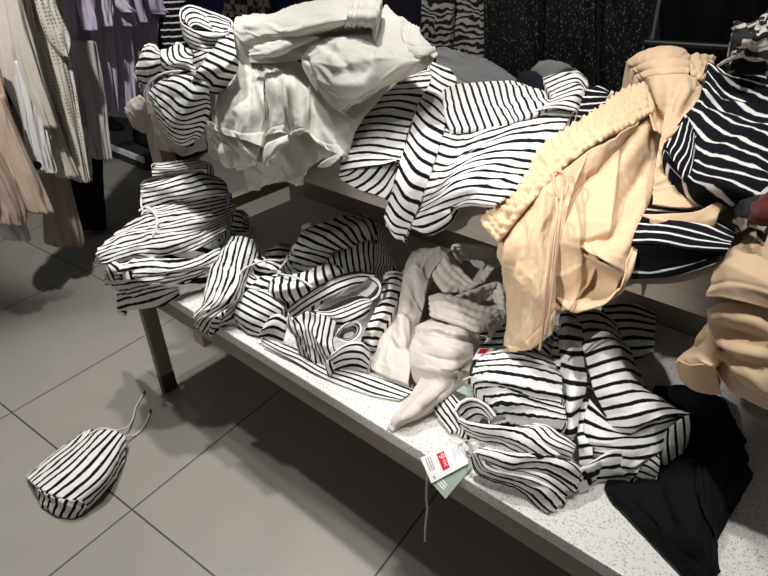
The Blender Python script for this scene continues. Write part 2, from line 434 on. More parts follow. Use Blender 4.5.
sheet('cuff', t, ST, 'B', '100,515,9.5 104,545,8.5 125,570,7; 112,500,10.5 135,530,10.5 150,565,8.5; 135,490,11 175,515,11.5 190,560,9; 160,490,10.5 215,520,10.5 230,560,8', C1, n=4, skirt='w', w=.6)
t = thing('striped_shorts', 'striped drawstring shorts in the stack with one leg opening poking out at left', 'shorts', G_STACK)
sheet('body', t, ST, 'B', '58,490,10 110,480,11 180,464,11.5 280,455,12 400,456,11 480,432,10.5 560,395,9; 66,450,12.5 150,430,13.5 250,420,14 350,425,14 470,402,12.5 575,365,10; 85,418,13 160,388,14.5 250,382,15.5 350,382,15.5 460,370,14 590,330,11; 150,380,14 240,340,16.5 320,335,17.5 420,330,16.5 520,320,15 605,300,11.5; 215,330,16 270,300,18 340,290,18.5 430,280,18 530,275,16.5 610,270,12.5; 245,290,18 300,262,19 380,250,20 470,238,20 550,236,18 610,240,13.5; 250,258,18.5 320,240,20 400,232,21 480,222,21 560,218,19 606,212,15', C1, n=14, su=-4.5, skirt='swe', w=1.6, wdir=10)
sheet('cuff', t, ST, 'B', '110,440,12.3 75,455,12.2 57,478,11 62,493,9.8 100,493,10.5 150,478,11.5 200,462,12; 120,445,11.8 88,458,11.5 72,474,10.8 76,484,10 105,482,10.2 150,470,11 200,456,11.6; 150,445,10 120,455,9.8 105,465,9.5 110,472,9.2 130,470,9.4 160,462,9.8 205,452,10', C1, n=2, sv=(.62, 1.3, 3.0), w=.25)
sheet('leg', t, ST, 'B', '592,385,.5 640,378,1 688,360,.5; 600,345,5 645,335,6.5 684,335,4; 598,305,8 640,295,9.5 675,312,7; 596,285,9 625,278,9.5 655,285,8', C1, n=6, skirt='new', w=1.3, su=2)
cord('drawstring', t, M['cord'], tpts('B', '235,285,19.4 255,270,19.8 280,272,20.2 298,300,18.9 306,330,17.9 303,360,17 290,385,16.2', C1), .0028)
cord('drawstring', t, M['cord'], tpts('B', '262,268,20.3 290,285,20 308,315,19 312,340,18', C1), .0028)
t = thing('striped_shorts', 'striped shorts folded over near the top of the stack, waistband rim facing left', 'shorts', G_STACK)
sheet('body', t, ST, 'B', '250,275,18 330,252,20 420,238,21 500,226,21 592,225,18; 246,235,20 330,226,22 420,217,23 510,207,23 598,210,19; 243,200,22 330,195,24 430,178,25 510,168,24.5 588,188,20; 242,175,23.5 300,166,25 400,143,26 480,126,26 560,150,22', C1, n=5.5, su=-2, skirt='we', w=.8, wdir=8)
sheet('waistband', t, ST, 'B', '242,172,24.2 256,158,25 296,148,25.6 340,140,26; 252,178,23 268,168,23.5 300,160,24 345,150,25', C1, n=1, sv=(.62, 1.4), w=.2)
cord('drawstring', t, M['cord'], tpts('B', '250,212,22.4 244,240,20.6 246,265,20 252,285,19.2 246,300,18.6', C1), .0025)
t = thing('striped_shorts', 'topmost striped shorts of the stack with a narrow standing waistband', 'shorts', G_STACK)
sheet('body', t, ST, 'B', '295,150,25 380,135,26 460,118,27 535,122,25; 288,135,26 350,128,27 420,118,28 480,103,28 528,104,26.5; 286,108,27.5 320,112,28 380,108,28.5 440,100,28.5 510,92,28; 287,100,28.3 330,95,28.6 400,84,29 470,80,29 508,88,28', C1, n=5, skirt='we', w=.5)
sheet('waistband', t, ST, 'B', '287,100,28.4 300,94,28.8 330,92,28.8 390,84,29.2; 290,112,27.2 305,106,27.8 335,103,28 395,92,28.6; 292,130,26 310,128,26.5 345,122,27 400,110,28', C1, n=2, w=.3)

t = thing('striped_shorts', 'striped shorts with a long cord loop, tumbled over the bench edge right of the stack', 'shorts', 'striped shorts lying on the bench')
sheet('leg', t, ST, 'B', '436,175,9 390,222,8 358,292,7.5 338,360,5.5 325,410,3.5 296,450,2; 468,142,12.5 440,230,12.5 420,310,10.5 388,390,8.5 350,430,6 298,482,2.5; 512,152,13 485,250,13 470,330,11.5 440,390,9.5 400,430,6.5 340,470,3.5 308,512,1.5; 545,172,10.5 530,250,10.5 505,320,10 480,380,8.5 440,430,6 380,480,3.5 345,528,1.5; 557,205,6 547,260,7 505,350,6.5 475,430,4.5 425,480,2.5 358,505,1', C2, n=9.5, skirt='nsew', w=1.1, wdir=0)
sheet('leg', t, ST, 'B', '462,492,1.2 505,517,1.2 556,540,1; 458,450,4.5 520,485,4.5 580,512,3; 470,412,6.5 540,450,6.5 605,482,4; 492,378,7.5 565,420,7.5 632,455,5; 520,352,8.5 590,388,8.5 652,432,5.5; 560,340,7.5 620,372,7 662,410,5', C2, n=8, skirt='nsew', w=.8)
sheet('fold', t, ST, 'B', '352,528,.8 410,495,1 470,472,1; 372,480,4.5 430,440,5 490,405,5; 420,440,6.5 465,410,6.5 505,375,6', C2, n=5, skirt='sw', w=.8)
sheet('waistband', t, ST, 'B', '482,330,8 520,355,8.5 590,365,8; 484,290,10 540,310,9 600,330,9; 505,262,10.5 545,290,7.5 600,300,8 645,300,8.5; 540,248,10 580,262,10.5 640,285,10; 570,235,8 610,245,9 655,265,8', C2, n=7, skirt='we', w=2., wdir=30)
sheet('fold', t, ST, 'B', '572,238,2.5 630,240,3 690,238,2; 590,198,5.5 640,190,7 690,200,5; 608,175,4.5 650,172,5.5 695,182,4', C2, n=4, skirt='nwe', w=.7)
cord('drawstring', t, M['cord'], tpts('B', '478,330,10.5 476,308,11.5 488,282,12.3 520,262,12.4 560,248,12.2 600,240,11.6 640,242,11 660,236,10', C2), .0026)

t = thing('striped_shorts', 'crumpled striped shorts heaped at the back of the bench under the shelf', 'shorts', 'striped shorts lying on the bench')
sheet('body', t, ST, 'B', '128,262,3 185,285,3.5 215,290,3; 148,225,8 220,245,8.5 275,262,7; 165,195,11 240,212,11.5 310,235,9; 188,160,14 255,188,14 330,212,11; 212,120,16 285,152,16.5 365,195,12; 262,105,16.5 330,132,17.5 405,190,12.5; 325,85,17 385,112,17 432,172,12.5; 392,66,16 445,92,16.5 472,162,12; 452,58,14 495,92,14 515,160,10', C3, n=13, skirt='nsw', w=1.2, wdir=-10)
sheet('leg', t, ST, 'B', '300,240,9 310,262,6.5 320,290,4; 345,212,10 352,250,8 360,290,4; 400,188,12 405,235,9.5 415,292,4.5; 452,170,12.5 458,225,10.5 465,290,4.5; 498,158,11 500,215,9 500,285,3.5', C3, n=9, skirt='e', w=.8, wdir=90)
sheet('leg', t, ST, 'B', '500,105,13 505,200,9.5 497,290,3; 530,115,12 540,205,8 540,290,2; 552,140,9 565,215,6 585,285,1', C3, n=7, skirt='new', w=1.4, wdir=80)
sheet('fold', t, ST, 'B', '62,345,5 58,372,4.5 78,398,2.5; 92,318,9 85,365,9.5 118,416,3.5; 152,303,10 140,355,11.5 170,418,4.5; 205,292,10.5 198,345,12.5 222,402,6; 262,272,11 262,320,13 285,370,8; 312,256,11 322,290,13 340,335,9; 352,258,10 378,285,11 392,312,9', C3, n=11, skirt='we', w=.7, wdir=90)
cord('drawstring', t, M['cord'], tpts('B', '108,290,9 140,300,11.8 180,308,12.6 215,325,13.4 250,350,13.8', C3), .0028)
cord('drawstring', t, M['cord'], tpts('B', '108,290,9 125,268,10 150,235,11', C3), .0028)
sheet('care_label', t, M['lining'], 'B', '205,118,17.2 245,105,17.8; 208,100,18.6 240,88,18.8', C3, w=.3)

t = thing('striped_shorts', 'striped shorts lying in front with a gaping waistband and pale lining', 'shorts', 'striped shorts lying on the bench')
sheet('waistband', t, ST, 'B', '172,478,7 250,425,10 335,380,12 400,350,12.5 440,340,12; 150,448,9 200,410,11.5 270,365,13.3 345,322,14.3 430,298,14.3 490,300,13.5; 153,432,10.2 200,395,12.4 270,350,14.2 345,308,15 430,290,15 500,298,14; 172,430,9.6 215,400,11.4 280,362,12.6 345,325,13 430,304,13 492,315,12.5', C3, sv=(0, 2.0, 2.6, 3.3), w=.4)
sheet('lining', t, M['lining'], 'B', '262,442,9 310,430,8.5 370,400,8.5 430,385,8.5 470,390,9; 290,410,10 345,385,9.3 400,360,9.3 450,345,9.5 495,360,10; 330,360,11.5 375,335,11 430,312,11 480,312,11.5 515,340,11.5', C3, w=1.0)
sheet('waistband', t, ST, 'B', '255,440,10 310,445,11 375,425,12 435,398,12 480,396,11.5; 278,462,10 335,466,11.4 395,448,11.8 445,425,11.5 488,408,11; 318,486,8.6 378,486,10 438,462,10.6 478,436,9.5', C3, n=3.4, skirt='n', drop=.02, w=.5)
sheet('waistband', t, ST, 'B', '480,298,13.6 515,318,13 528,350,12 515,385,11.2 488,405,11; 470,312,12.5 500,330,12 512,352,11.5 500,378,11 478,395,10.8', C3, n=1, sv=(.6, 1.6), w=.2)
sheet('body', t, ST, 'B', '152,90,9.5 158,150,7.5 182,200,5 200,262,1.5; 175,112,10.5 200,145,9.5 212,195,7.5 236,275,2; 228,88,11.5 222,140,9.5 235,205,6.5 252,295,1.5; 265,95,12 255,160,9 260,222,6.5 290,315,1.5; 305,105,12 290,180,9.5 292,245,6.5 332,328,1.5; 350,128,10 330,192,8 342,245,6.5 392,305,2', C4, n=9.5, skirt='w', w=1.3, wdir=80)
sheet('cuff', t, ST, 'B', '330,330,.8 400,316,1.2 465,322,1; 306,302,4 375,265,6.5 440,262,6.5 478,292,3.5; 318,268,6.5 378,226,9 432,216,9 474,240,6; 352,228,6.5 400,203,7.5 450,206,7 482,232,4.5', C4, n=5.5, skirt='nswe', w=.5)
sheet('leg', t, ST, 'B', '345,188,7.5 352,165,8.6 378,140,9.6 415,128,9.8 440,140,9 434,178,8 395,206,6.8; 358,186,5 366,168,6 385,152,6.5 412,146,6.6 426,156,6 420,178,5 392,196,4.5; 375,190,2 380,180,2.5 395,172,3 410,170,3 415,178,2.5 408,186,2 392,192,2', C4, n=3, w=.4, closed=True)
sheet('flap', t, ST, 'B', '25,196,1.2 70,195,1.5 130,215,2; 45,160,4.5 90,145,6 142,165,5.5; 82,103,7 115,95,8.5 150,118,8', C4, n=3, skirt='', w=.4)
sheet('leg', t, ST, 'B', '58,232,.4 110,258,.5 180,290,.5 250,330,.5 330,366,.5 420,400,.5 500,425,.5 600,444,.5; 45,200,1.2 120,238,1.8 205,270,1.6 300,322,1.4 400,350,1.4 500,385,1.2 625,424,.8; 70,190,1.8 200,240,2.4 320,300,2 450,330,2 665,405,1', C4, n=3.5, su=1.2, skirt='s', drop=.01, w=.55)

t = thing('striped_shorts', 'narrow gathered striped shorts squeezed between the gaping waistband and the beige shorts', 'shorts', 'striped shorts lying on the bench')
sheet('leg', t, ST, 'B', '540,292,8 575,287,9 612,292,7; 530,340,9 565,335,10.5 600,348,8; 515,398,9 552,392,10 585,402,8; 488,452,8.5 525,445,9.5 565,455,7.5; 468,502,7 505,498,8 545,508,6; 455,550,4 490,555,4.5 520,560,3; 440,575,2 480,590,2 512,595,1', C3, n=11, skirt='new', w=1.5)

# beige sweat shorts
G = 'beige shorts on the bench'
BG = M['beige']
t = thing('beige_shorts', 'beige sweat shorts leaning at the back with the waistband gaping open under the shelf', 'shorts', G)
sheet('waistband', t, BG, 'B', '362,76,15 385,120,14 415,168,13 462,208,12 502,206,12; 325,130,14 352,170,13.2 392,207,12.2 440,233,11; 288,187,12 308,222,11.5 340,252,11 402,246,10', C5, rows_smock=4, gather=.016, smk=.5, w=.2)
sheet('waistband', t, BG, 'B', '362,76,15 372,58,16 420,52,16.5 490,56,16.5 550,82,15.5 562,120,14.5 528,165,13 500,206,12; 375,95,13 395,80,13.5 430,78,14 485,82,14 525,100,13 530,125,12.5 510,165,11.5 490,200,11; 400,135,9 415,120,9.5 440,115,9.5 475,118,9.5 500,128,9.5 505,140,9 495,165,8.5 480,190,8.5', C5, rows_smock=4, gather=.016, smk=.5, w=.2)
sheet('leg', t, BG, 'B', '235,75,8 262,66,9 310,66,10 352,90,12; 190,125,8 240,120,12 290,168,12; 162,182,6 210,172,12.5 272,212,12; 152,240,5 195,255,11 258,290,10; 125,315,4 170,330,9.5 238,362,7.5; 95,410,3 150,420,8.5 215,450,6.5; 62,480,2 130,510,5.5 205,532,5; 30,545,.6 110,585,2 195,612,2', C5, skirt='nswe', w=1.5, wdir=70, hem='n', fine=.3, cr='-9,8:205,140 212,220 222,290 250,300;-8,8:140,330 190,335 215,400 200,450;8,14:190,200 175,300 140,400;-7,7:250,330 225,420 190,500;6,12:240,130 250,220 235,330;-6,8:110,440 150,470 205,470')
t = thing('beige_shorts', 'front beige sweat shorts with a smocked waistband and a pointed leg near the bench edge', 'shorts', G)
sheet('waistband', t, BG, 'B', '276,268,14 310,256,15 390,268,15 480,300,14.5 545,318,13.5 584,322,12.5; 282,310,13.4 330,308,15 400,328,15 480,358,14 560,346,12; 287,352,12.5 340,366,13.8 410,388,13.6 470,412,12.8 512,400,11', C5, rows_smock=4, gather=.016, smk=.5, w=.2, skirt='e')
sheet('waistband', t, BG, 'B', '385,262,14.5 450,240,15 550,206,15 578,262,13.5 584,322,12.5; 392,275,12 450,260,12 530,240,12.5 560,272,12 570,318,11.5; 420,300,8 470,290,8.5 530,282,9 550,290,9 560,318,9', C5, rows_smock=3, gather=.016, w=.2)
sheet('body', t, BG, 'B', '284,350,12 340,372,13 420,395,13 480,420,10; 228,385,10 290,390,14.5 380,415,14.8 458,432,10; 220,420,9.5 292,425,12.3 380,440,12.5 450,448,8.5; 205,462,8.5 280,458,13.5 380,472,14.5 452,478,9; 205,500,8 285,505,11.2 378,525,12.3 450,520,8; 218,548,7 290,545,12 370,565,12.5 446,555,7.5; 245,585,6.5 310,592,9.5 370,592,9.5 432,590,6; 215,640,4.5 280,640,7.5 350,650,7.5 420,640,4; 170,700,3.5 220,700,5.5 290,700,5.5 352,672,3; 140,742,2.5 170,755,4 232,742,3.5 292,722,1; 120,776,1 140,790,1.3 182,766,1', C5, skirt='nswe', w=.7, wdir=15, hem='n', fine=.3, cr='-11,8:212,462 250,455 330,455 420,470;8,12:225,420 300,425 400,440;-8,7:285,398 320,408 370,402;-10,8:225,545 290,535 350,570 420,555;9,14:215,500 300,500 400,510;-8,6:390,590 420,560 445,545;-7,6:430,600 415,570 400,550;7,14:300,620 230,700 160,760;-8,10:380,620 300,690 240,735')

# ruched striped shorts
G = 'ruched striped shorts in the pile behind the price tag'
t = thing('ruched_striped_shorts', 'topmost ruched striped shorts of the pile, rounded front folds under the long peach leg', 'shorts', G)
sheet('body', t, RB, 'B', '255,170,12 330,152,14 420,166,14 505,200,12; 205,195,13 300,185,15 400,195,15 515,232,13; 180,235,13 280,222,16.5 400,238,16.5 525,270,14; 173,282,12.5 230,272,16 350,288,16.5 525,325,14; 190,305,11 240,298,13.6 330,312,14 430,345,13 535,370,12; 228,350,10 310,350,13.4 400,360,12.4 538,395,11; 238,400,9 300,380,12.8 400,385,11.4 540,420,10; 252,432,7.5 320,425,9.5 400,440,9 545,448,9', C6, n=10, skirt='nswe', w=.6, scal=.004)
t = thing('ruched_striped_shorts', 'middle ruched striped shorts of the pile with an open looping waistband at left', 'shorts', G)
sheet('waistband', t, RB, 'B', '97,398,10.6 118,432,10.5 185,452,10.5 285,462,10.5 370,478,10 440,523,9.5 525,577,8.5; 112,440,9 175,474,9.2 245,490,9 310,500,9 390,535,8.5 470,585,7; 140,478,7 200,505,7 280,515,6.5 370,555,6 440,600,5; 155,505,5 210,530,5 280,540,4.5 350,575,4 420,610,3', C6, n=4, scal=.003, w=.4)
sheet('waistband', t, RB, 'B', '97,398,10.6 122,368,12 172,356,12.2 225,382,12 262,425,11; 118,420,9 145,395,9.5 180,385,9.5 215,400,9.5 250,438,9; 150,445,6 175,430,6.5 200,425,6.5 220,430,6.5 250,452,6', C6, n=3, scal=.002, w=.4)
sheet('body', t, RB, 'B', '270,520,5.5 330,545,5 430,590,4 560,610,3; 290,490,8.5 360,495,8.5 440,545,7 560,590,5; 340,470,9.5 420,470,9 480,520,8.5 575,560,7; 420,450,9.5 480,465,9.5 530,500,9 585,540,8', C6, n=6, skirt='e', w=.8)
t = thing('ruched_striped_shorts', 'bottom ruched striped shorts of the pile with thick scalloped lips along the bench edge', 'shorts', G)
sheet('waistband', t, RB, 'B', '166,256,5.5 188,322,1.4 250,354,1 330,378,1 382,410,1 432,462,1 468,492,.6; 176,246,7.2 208,308,4.2 270,334,4.6 340,350,4.6 402,376,4.6 462,412,4.4 505,470,1; 198,256,7.2 240,310,5.8 330,330,6.2 420,352,6.4 490,388,5.2 545,440,1', C7, n=3, skirt='s', drop=.01, scal=.004, w=.3)
sheet('waistband', t, RB, 'B', '190,262,6.2 250,292,6.2 310,318,6 370,312,6.6 450,322,6.4 520,360,5.4 578,408,2.6; 184,244,8 255,262,8.6 330,284,8.8 400,276,9.2 470,280,9.2 550,310,8.2 606,356,4.4; 215,232,8.4 320,254,9.3 420,252,10.2 520,272,9.2 600,308,7.2 640,360,3', C7, n=3.4, skirt='n', scal=.004, w=.3)
sheet('lining', t, RB, 'B', '215,300,2.5 270,330,1.5 360,345,1.5 430,375,1.5 500,440,1; 230,270,3.5 310,318,3 380,325,3 470,350,3 560,420,1.2; 260,262,4.5 340,290,4.5 420,290,4.5 520,320,4 600,380,1.5', C7, n=4, w=.8)
sheet('leg', t, RB, 'B', '576,414,.6 630,388,.6 692,345,.5; 590,372,4.4 640,338,5 692,305,3.5; 600,318,7.5 650,292,7.5 692,270,6', C7, n=5, skirt='sen', w=.8)
t = thing('striped_shorts', 'dark shaded striped shorts peeping out behind the price tag and the pointed beige leg', 'shorts', 'striped shorts lying on the bench')
sheet('leg', t, ST, 'B', '0,40,1.2 40,110,1.2 85,165,1; 40,15,4.4 80,75,5.4 130,150,3; 80,0,5 120,50,7 160,140,6', C7, n=5, skirt='wne', w=1.1)
t = thing('striped_shorts', 'striped shorts in shade between the long peach leg and the ruched pile', 'shorts', 'striped shorts lying on the bench')
sheet('leg', t, ST, 'B', '400,215,9.5 455,225,11 520,240,10; 395,160,10 450,150,12 520,170,11; 400,110,9 450,95,11 520,110,10; 410,70,7 460,50,9 520,60,8', C6, n=7, su=3, skirt='nwe', w=1.)
sheet('leg', t, ST, 'B', '170,150,3 235,155,3.5 290,150,3; 190,115,5 250,110,6 300,105,5; 220,75,5 270,60,6 310,55,5', C6, n=4, skirt='wn', w=.8)

t = thing('striped_shorts', 'large striped shorts spread to the right over the bench, hem ending on the black shorts', 'shorts', 'striped shorts lying on the bench')
sheet('leg', t, SF, 'B', '122,82,17 150,80,18 180,90,16.5; 122,150,16.6 158,148,18.8 205,165,16.5; 118,230,15.6 160,238,17.8 218,238,16.4; 126,310,14.4 168,322,16.6 228,332,15.2; 133,390,12.6 170,402,14.6 224,402,13.6; 138,470,10.4 165,476,12 205,450,11.5; 138,562,6 165,568,8 192,555,8', C8, n=8.5, skirt='wn', w=.5)
sheet('fold', t, SF, 'B', '96,190,13 118,188,14.4 135,192,13; 90,255,13.2 112,258,14.8 135,265,13.6; 105,340,12.2 125,346,13.4 142,350,12.4; 122,420,10.6 138,428,11.6 150,432,10.4', C8, n=6, skirt='w', w=.3)
sheet('leg', t, SF, 'B', '172,88,15.6 240,76,15.6 300,92,13.6 345,130,10; 196,155,16.4 262,150,17 320,162,15.4 372,190,9.6; 214,238,16.6 280,215,18 340,210,16.6 398,240,9.6; 236,330,15.4 320,300,18.4 390,292,16.4 436,318,9.6; 256,402,14.2 330,380,17 410,370,16 470,402,10; 282,456,12.4 360,440,15.4 450,420,15.4 520,432,13 566,462,11; 308,512,10.6 390,500,13.6 480,478,14.4 560,468,13.4 630,492,12; 322,545,9.6 400,550,11.6 460,534,12.4 545,505,13.4 640,498,12.6', C8, n=11.5, skirt='e', w=.5, wdir=-20, hem='n')
sheet('fold', t, SF, 'B', '185,130,15.8 222,150,15.8; 196,235,15.2 250,240,15.6; 205,330,13.8 262,335,13.8; 212,385,12.2 268,405,12.2', C8, n=7, w=.3)
sheet('cuff', t, SF, 'B', '516,612,6.5 513,660,4 512,712,1; 545,560,9.5 545,640,6.5 556,716,1; 580,536,11.5 585,620,7.5 592,718,1; 615,512,12.5 622,605,8 606,716,1; 640,500,12.6 646,560,10 636,640,5 618,712,1', C8, n=4.5, w=.5)
sheet('lining', t, SF, 'B', '240,440,11 320,530,9.8 400,545,11 480,525,12 620,505,11.5; 220,520,8.5 300,570,8.6 400,580,8.8 500,580,9 580,560,9; 225,600,6 310,620,7 400,640,7.4 480,640,7 520,640,6; 240,640,4 320,680,5 390,720,4 440,720,4; 260,690,2 330,720,2 400,750,1.5', C8, n=6, su=1.5, w=1.6)
sheet('lining', t, SF, 'B', '195,420,12 225,440,11 260,460,10; 180,500,9 215,520,8.5 250,540,8; 190,600,6 220,620,6 250,640,5.5; 195,700,2 225,720,2 255,740,2', C8, n=6, su=1, w=.8)
sheet('cuff', t, SF, 'B', '232,765,.6 330,762,.6 420,770,.6; 226,720,3.5 300,700,5.5 400,690,5; 240,690,4.8 330,640,8 420,650,6', C8, n=3, skirt='nse', w=.6)
sheet('cuff', t, SF, 'B', '420,762,.6 480,765,.6 505,760,.6; 415,700,3.5 470,700,4.5 512,715,3; 430,650,5 480,650,6 515,660,5', C8, n=4, skirt='ne', su=1, w=.6)
t = thing('striped_shorts', 'striped leg lying in deep shade at the back of the bench beneath the peach hem', 'shorts', 'striped shorts lying on the bench')
sheet('leg', t, ST, 'B', '290,55,6 400,48,6.6 505,90,4; 310,120,6.5 405,118,7.2 502,132,4.4; 350,190,5.6 410,182,6.6 498,190,4.2; 380,248,2.6 440,252,2.6 492,236,1.4', C8, n=6, skirt='nse', w=.5)

t = thing('black_shorts', 'crumpled plain black shorts lying at the right end of the bench', 'shorts')
sheet('body', t, M['black'], 'B', '655,388,2 690,388,4 718,398,5 738,420,3 744,440,1; 640,425,1 690,428,6 720,440,7 749,468,2; 612,472,.6 655,468,1.6 700,465,7 735,480,6 747,486,1; 606,490,.8 650,500,4 690,495,7 724,522,2; 625,510,1 665,530,5.5 695,535,7 720,545,1; 655,542,1 685,558,4 705,563,3.5 716,565,1; 686,578,1 700,582,1.5 712,578,1', skirt='nswe', w=1.2, wdir=60, fine=.3, cr='-10,9:640,440 660,490 680,545;9,12:665,450 690,490 705,540;-9,8:690,440 712,480 716,530;-8,8:620,490 640,510 660,535;8,12:650,410 690,415 730,440')
sheet('leg', t, M['black'], 'B', '700,400,6.5 720,415,7 742,440,4; 698,440,8.5 712,470,9.5 724,500,6; 696,490,8.6 708,520,8 718,545,3', skirt='e', w=.9, wdir=70, fine=.3)

# bundle on the floor
t = thing('striped_shorts', 'striped shorts bundled up alone on the grey floor tiles with a loose cord', 'shorts')
FB = (0, 380, 2.94)
sheet('body', t, ST, 'F', '78,286,1.2 150,218,2.5 242,154,1; 95,302,4.5 180,228,6.5 272,147,4; 118,318,6.5 212,240,8.6 312,143,5.2; 152,336,7.4 252,250,9.4 345,150,5.2; 200,352,6.6 292,270,8.6 366,164,4.2; 240,352,5.6 312,290,6.6 370,195,3; 256,382,1.2 322,302,2.2 364,238,1', FB, n=11, skirt='nswe', w=.8, wdir=5)
sheet('leg', t, ST, 'F', '90,302,4.6 128,328,6 185,348,7 242,356,5.8; 104,335,3 150,358,4.4 210,375,4.2 252,370,3; 122,368,.5 165,394,.5 215,404,.5 257,388,.5', FB, n=2, su=7, w=1.2)
cord('drawstring', t, M['cord'], tpts('F', '262,158,5 300,142,5.8 340,148,5 375,138,2 390,115,.6 400,80,.5 412,58,.5 423,38,.5', FB), .0028)
cord('drawstring', t, M['cord'], tpts('F', '350,168,4.4 375,165,2.2 400,160,.6 424,135,.5 436,110,.5 442,92,.5', FB), .0028)
for s_ in ('421,42,.6 426,32,.6', '441,98,.6 443,86,.6'): cord('cord_tip', t, M['shoe'], tpts('F', s_, FB), .0033)

# ------------------------------------------------------------------ garments on the upper shelf
G = 'shorts heaped on the upper shelf'
t = thing('taupe_shorts', 'taupe shorts hanging off the left shelf corner under the striped pair', 'shorts')
TP = M['taupe']
sheet('leg', t, TP, 'S', '20,450,1 50,505,1.5 85,532,1; 38,402,2 65,450,3 100,500,2; 75,376,1.5 100,400,2.5 112,450,2', U1, skirt='e', w=1.2)
sheet('body', t, TP, 'S', '105,385,1 112,500,.8 125,575,.6 130,600,.5; 170,470,3 190,560,2 200,605,1; 240,540,2.5 262,590,1.5 250,620,1; 330,500,1 345,580,.8 340,600,.5', U1, skirt='s', w=1.2)
t = thing('striped_shorts', 'striped shorts perched on the left shelf corner with the waistband standing open', 'shorts')
sheet('waistband', t, ST, 'S', '238,60,@4 252,95,@1 300,122,@-1 360,142,@-2 430,135,@2; 243,110,@3 265,142,@0 320,168,@-2 385,178,@0; 258,160,@2 290,192,@-1 340,208,@-3 385,205,@-2', U1, n=4.5, w=.4)
sheet('waistband', t, ST, 'S', '238,60,@4 244,35,@8 282,19,@11 352,42,@13 440,76,@12 448,108,@8 430,135,@2; 262,88,@4 272,66,@6 304,58,@9 362,84,@10 418,106,@9 432,122,@6 425,135,@3; 280,108,@2 290,100,@3 310,100,@4 360,118,@5 400,135,@5 415,140,@4 415,145,@2', U1, n=4, w=.4)
sheet('leg', t, ST, 'S', '398,140,@1 448,108,@6; 385,178,@-2 457,165,@3; 352,215,@-4 462,212,@-1; 328,258,@-6 440,258,@-3; 300,295,@-8 395,308,@-4; 285,335,@-8 352,372,@-4', U1, n=9, su=-1.5, skirt='e', w=.6)
sheet('leg', t, ST, 'S', '195,298,@-4 250,298,@-6 292,308,@-7 340,330,@-7; 158,325,@-5 230,345,@-8 285,385,@-9 345,385,@-7; 122,362,@-4 190,420,@-8 250,460,@-9.5 345,435,@-7; 120,400,@-4 180,472,@-8 235,502,@-9 325,490,@-6; 148,458,@-4 190,518,@-7 250,548,@-8 305,532,@-5; 172,502,@-4 190,548,@-5.5 240,576,@-6 292,560,@-4', U1, n=11, skirt='nwe', drop=.02, w=.6, wdir=30)
sheet('leg', t, ST, 'S', '75,335,@2 110,335,@-2 160,300,@-4; 58,288,@2 110,268,@-4 165,242,@-5; 78,222,@2 118,200,@-2 155,212,@-4; 100,180,@3 130,174,@2 152,190,@0', U1, n=6, su=1, skirt='we', drop=.02, w=.7)
sheet('fold', t, ST, 'S', '160,300,@-4 210,290,@-5 300,285,@-6; 165,220,@-3 215,240,@-6 285,240,@-4; 232,165,@3 262,190,@-1 300,205,@-3', U1, n=5, su=3, w=1.3)
sheet('lining', t, ST, 'S', '250,55,@8 340,55,@12 440,88,@11; 268,105,@4 345,105,@7 432,120,@6; 280,140,@1.5 340,155,@1.5 405,155,@2', U1, n=5, w=.5)
sheet('lining', t, ST, 'S', '215,180,@3 300,200,@2 400,180,@2; 200,250,@1 290,250,@0 380,240,@0; 190,320,@-2 270,330,@-3 340,330,@-3', U1, n=5, su=2, w=.6)
cord('drawstring', t, M['cord'], tpts('S', '110,420,@-6 100,385,@-7 108,345,@-7 150,305,@-8 200,288,@-9 245,285,@-9', U1), .0028)

CR = M['cream']
t = thing('cream_shorts', 'cream shorts at the top of the white heap, rolled up, smocked waistband at the back', 'shorts', 'cream shorts in the white heap')
sheet('body', t, CR, 'S', '-40,208,@6 30,172,@5 120,168,@6 230,142,@7 350,112,@9 445,108,@10; -95,165,@7 0,140,@3 120,125,@2 230,98,@3 350,78,@5 450,80,@6; -112,95,@12 0,82,@8 120,62,@7 240,48,@8 350,52,@9 460,50,@10; -70,62,@18 40,62,@15 140,32,@14 260,8,@14 360,10,@14 462,8,@14; -20,60,@26 60,68,@24 150,18,@24 270,2,@24 360,-4,@24 462,-4,@24', U3, skirt='nwe', drop=.1, w=1.0, wdir=-10, fine=.3)
sheet('waistband', t, CR, 'S', '340,104,@7.5 400,102,@7.8 465,106,@8; 350,75,@4 410,76,@4.4 468,80,@5; 355,48,@7.4 420,45,@7.8 480,48,@8; 362,12,@12.4 430,4,@12.4 486,10,@12.4; 380,-6,@20 440,-8,@20 490,-4,@20', U3, rows_smock=4, gather=.009, w=.2, skirt='e')
t = thing('cream_shorts', 'cream shorts folded into a drooping triangle across the middle of the white heap', 'shorts', 'cream shorts in the white heap')
sheet('body', t, CR, 'S', '215,150,@12 330,118,@14 430,105,@16 480,60,@22 505,28,@26; 195,188,@4 300,170,@3.5 400,158,@6 500,115,@14 565,65,@24; 160,232,@2.5 260,236,@-1 370,230,@0 500,195,@5 630,125,@20; 195,300,@1 280,310,@-2.5 380,300,@-1.5 500,250,@2 640,235,@8 705,200,@18; 245,370,@0 310,370,@-3 400,348,@-2 490,308,@1 600,260,@5 700,225,@13; 305,425,@-1 345,408,@-2 420,370,@0 480,340,@1 560,296,@4 645,282,@8; 338,448,@-1 352,432,@-1.4 400,402,@0', U3, skirt='w', drop=.03, w=1.0, wdir=30, hem='n', fine=.3, cr='-9,9:250,180 320,230 360,300;8,14:330,160 300,220 320,300;-8,8:400,200 450,210 430,280 390,340;8,14:470,200 440,280 380,370;-8,9:210,290 260,360 330,420;-7,8:520,190 560,220 630,235;6,14:200,215 230,300 300,390;-10,6:150,235 175,230 195,260 215,320')
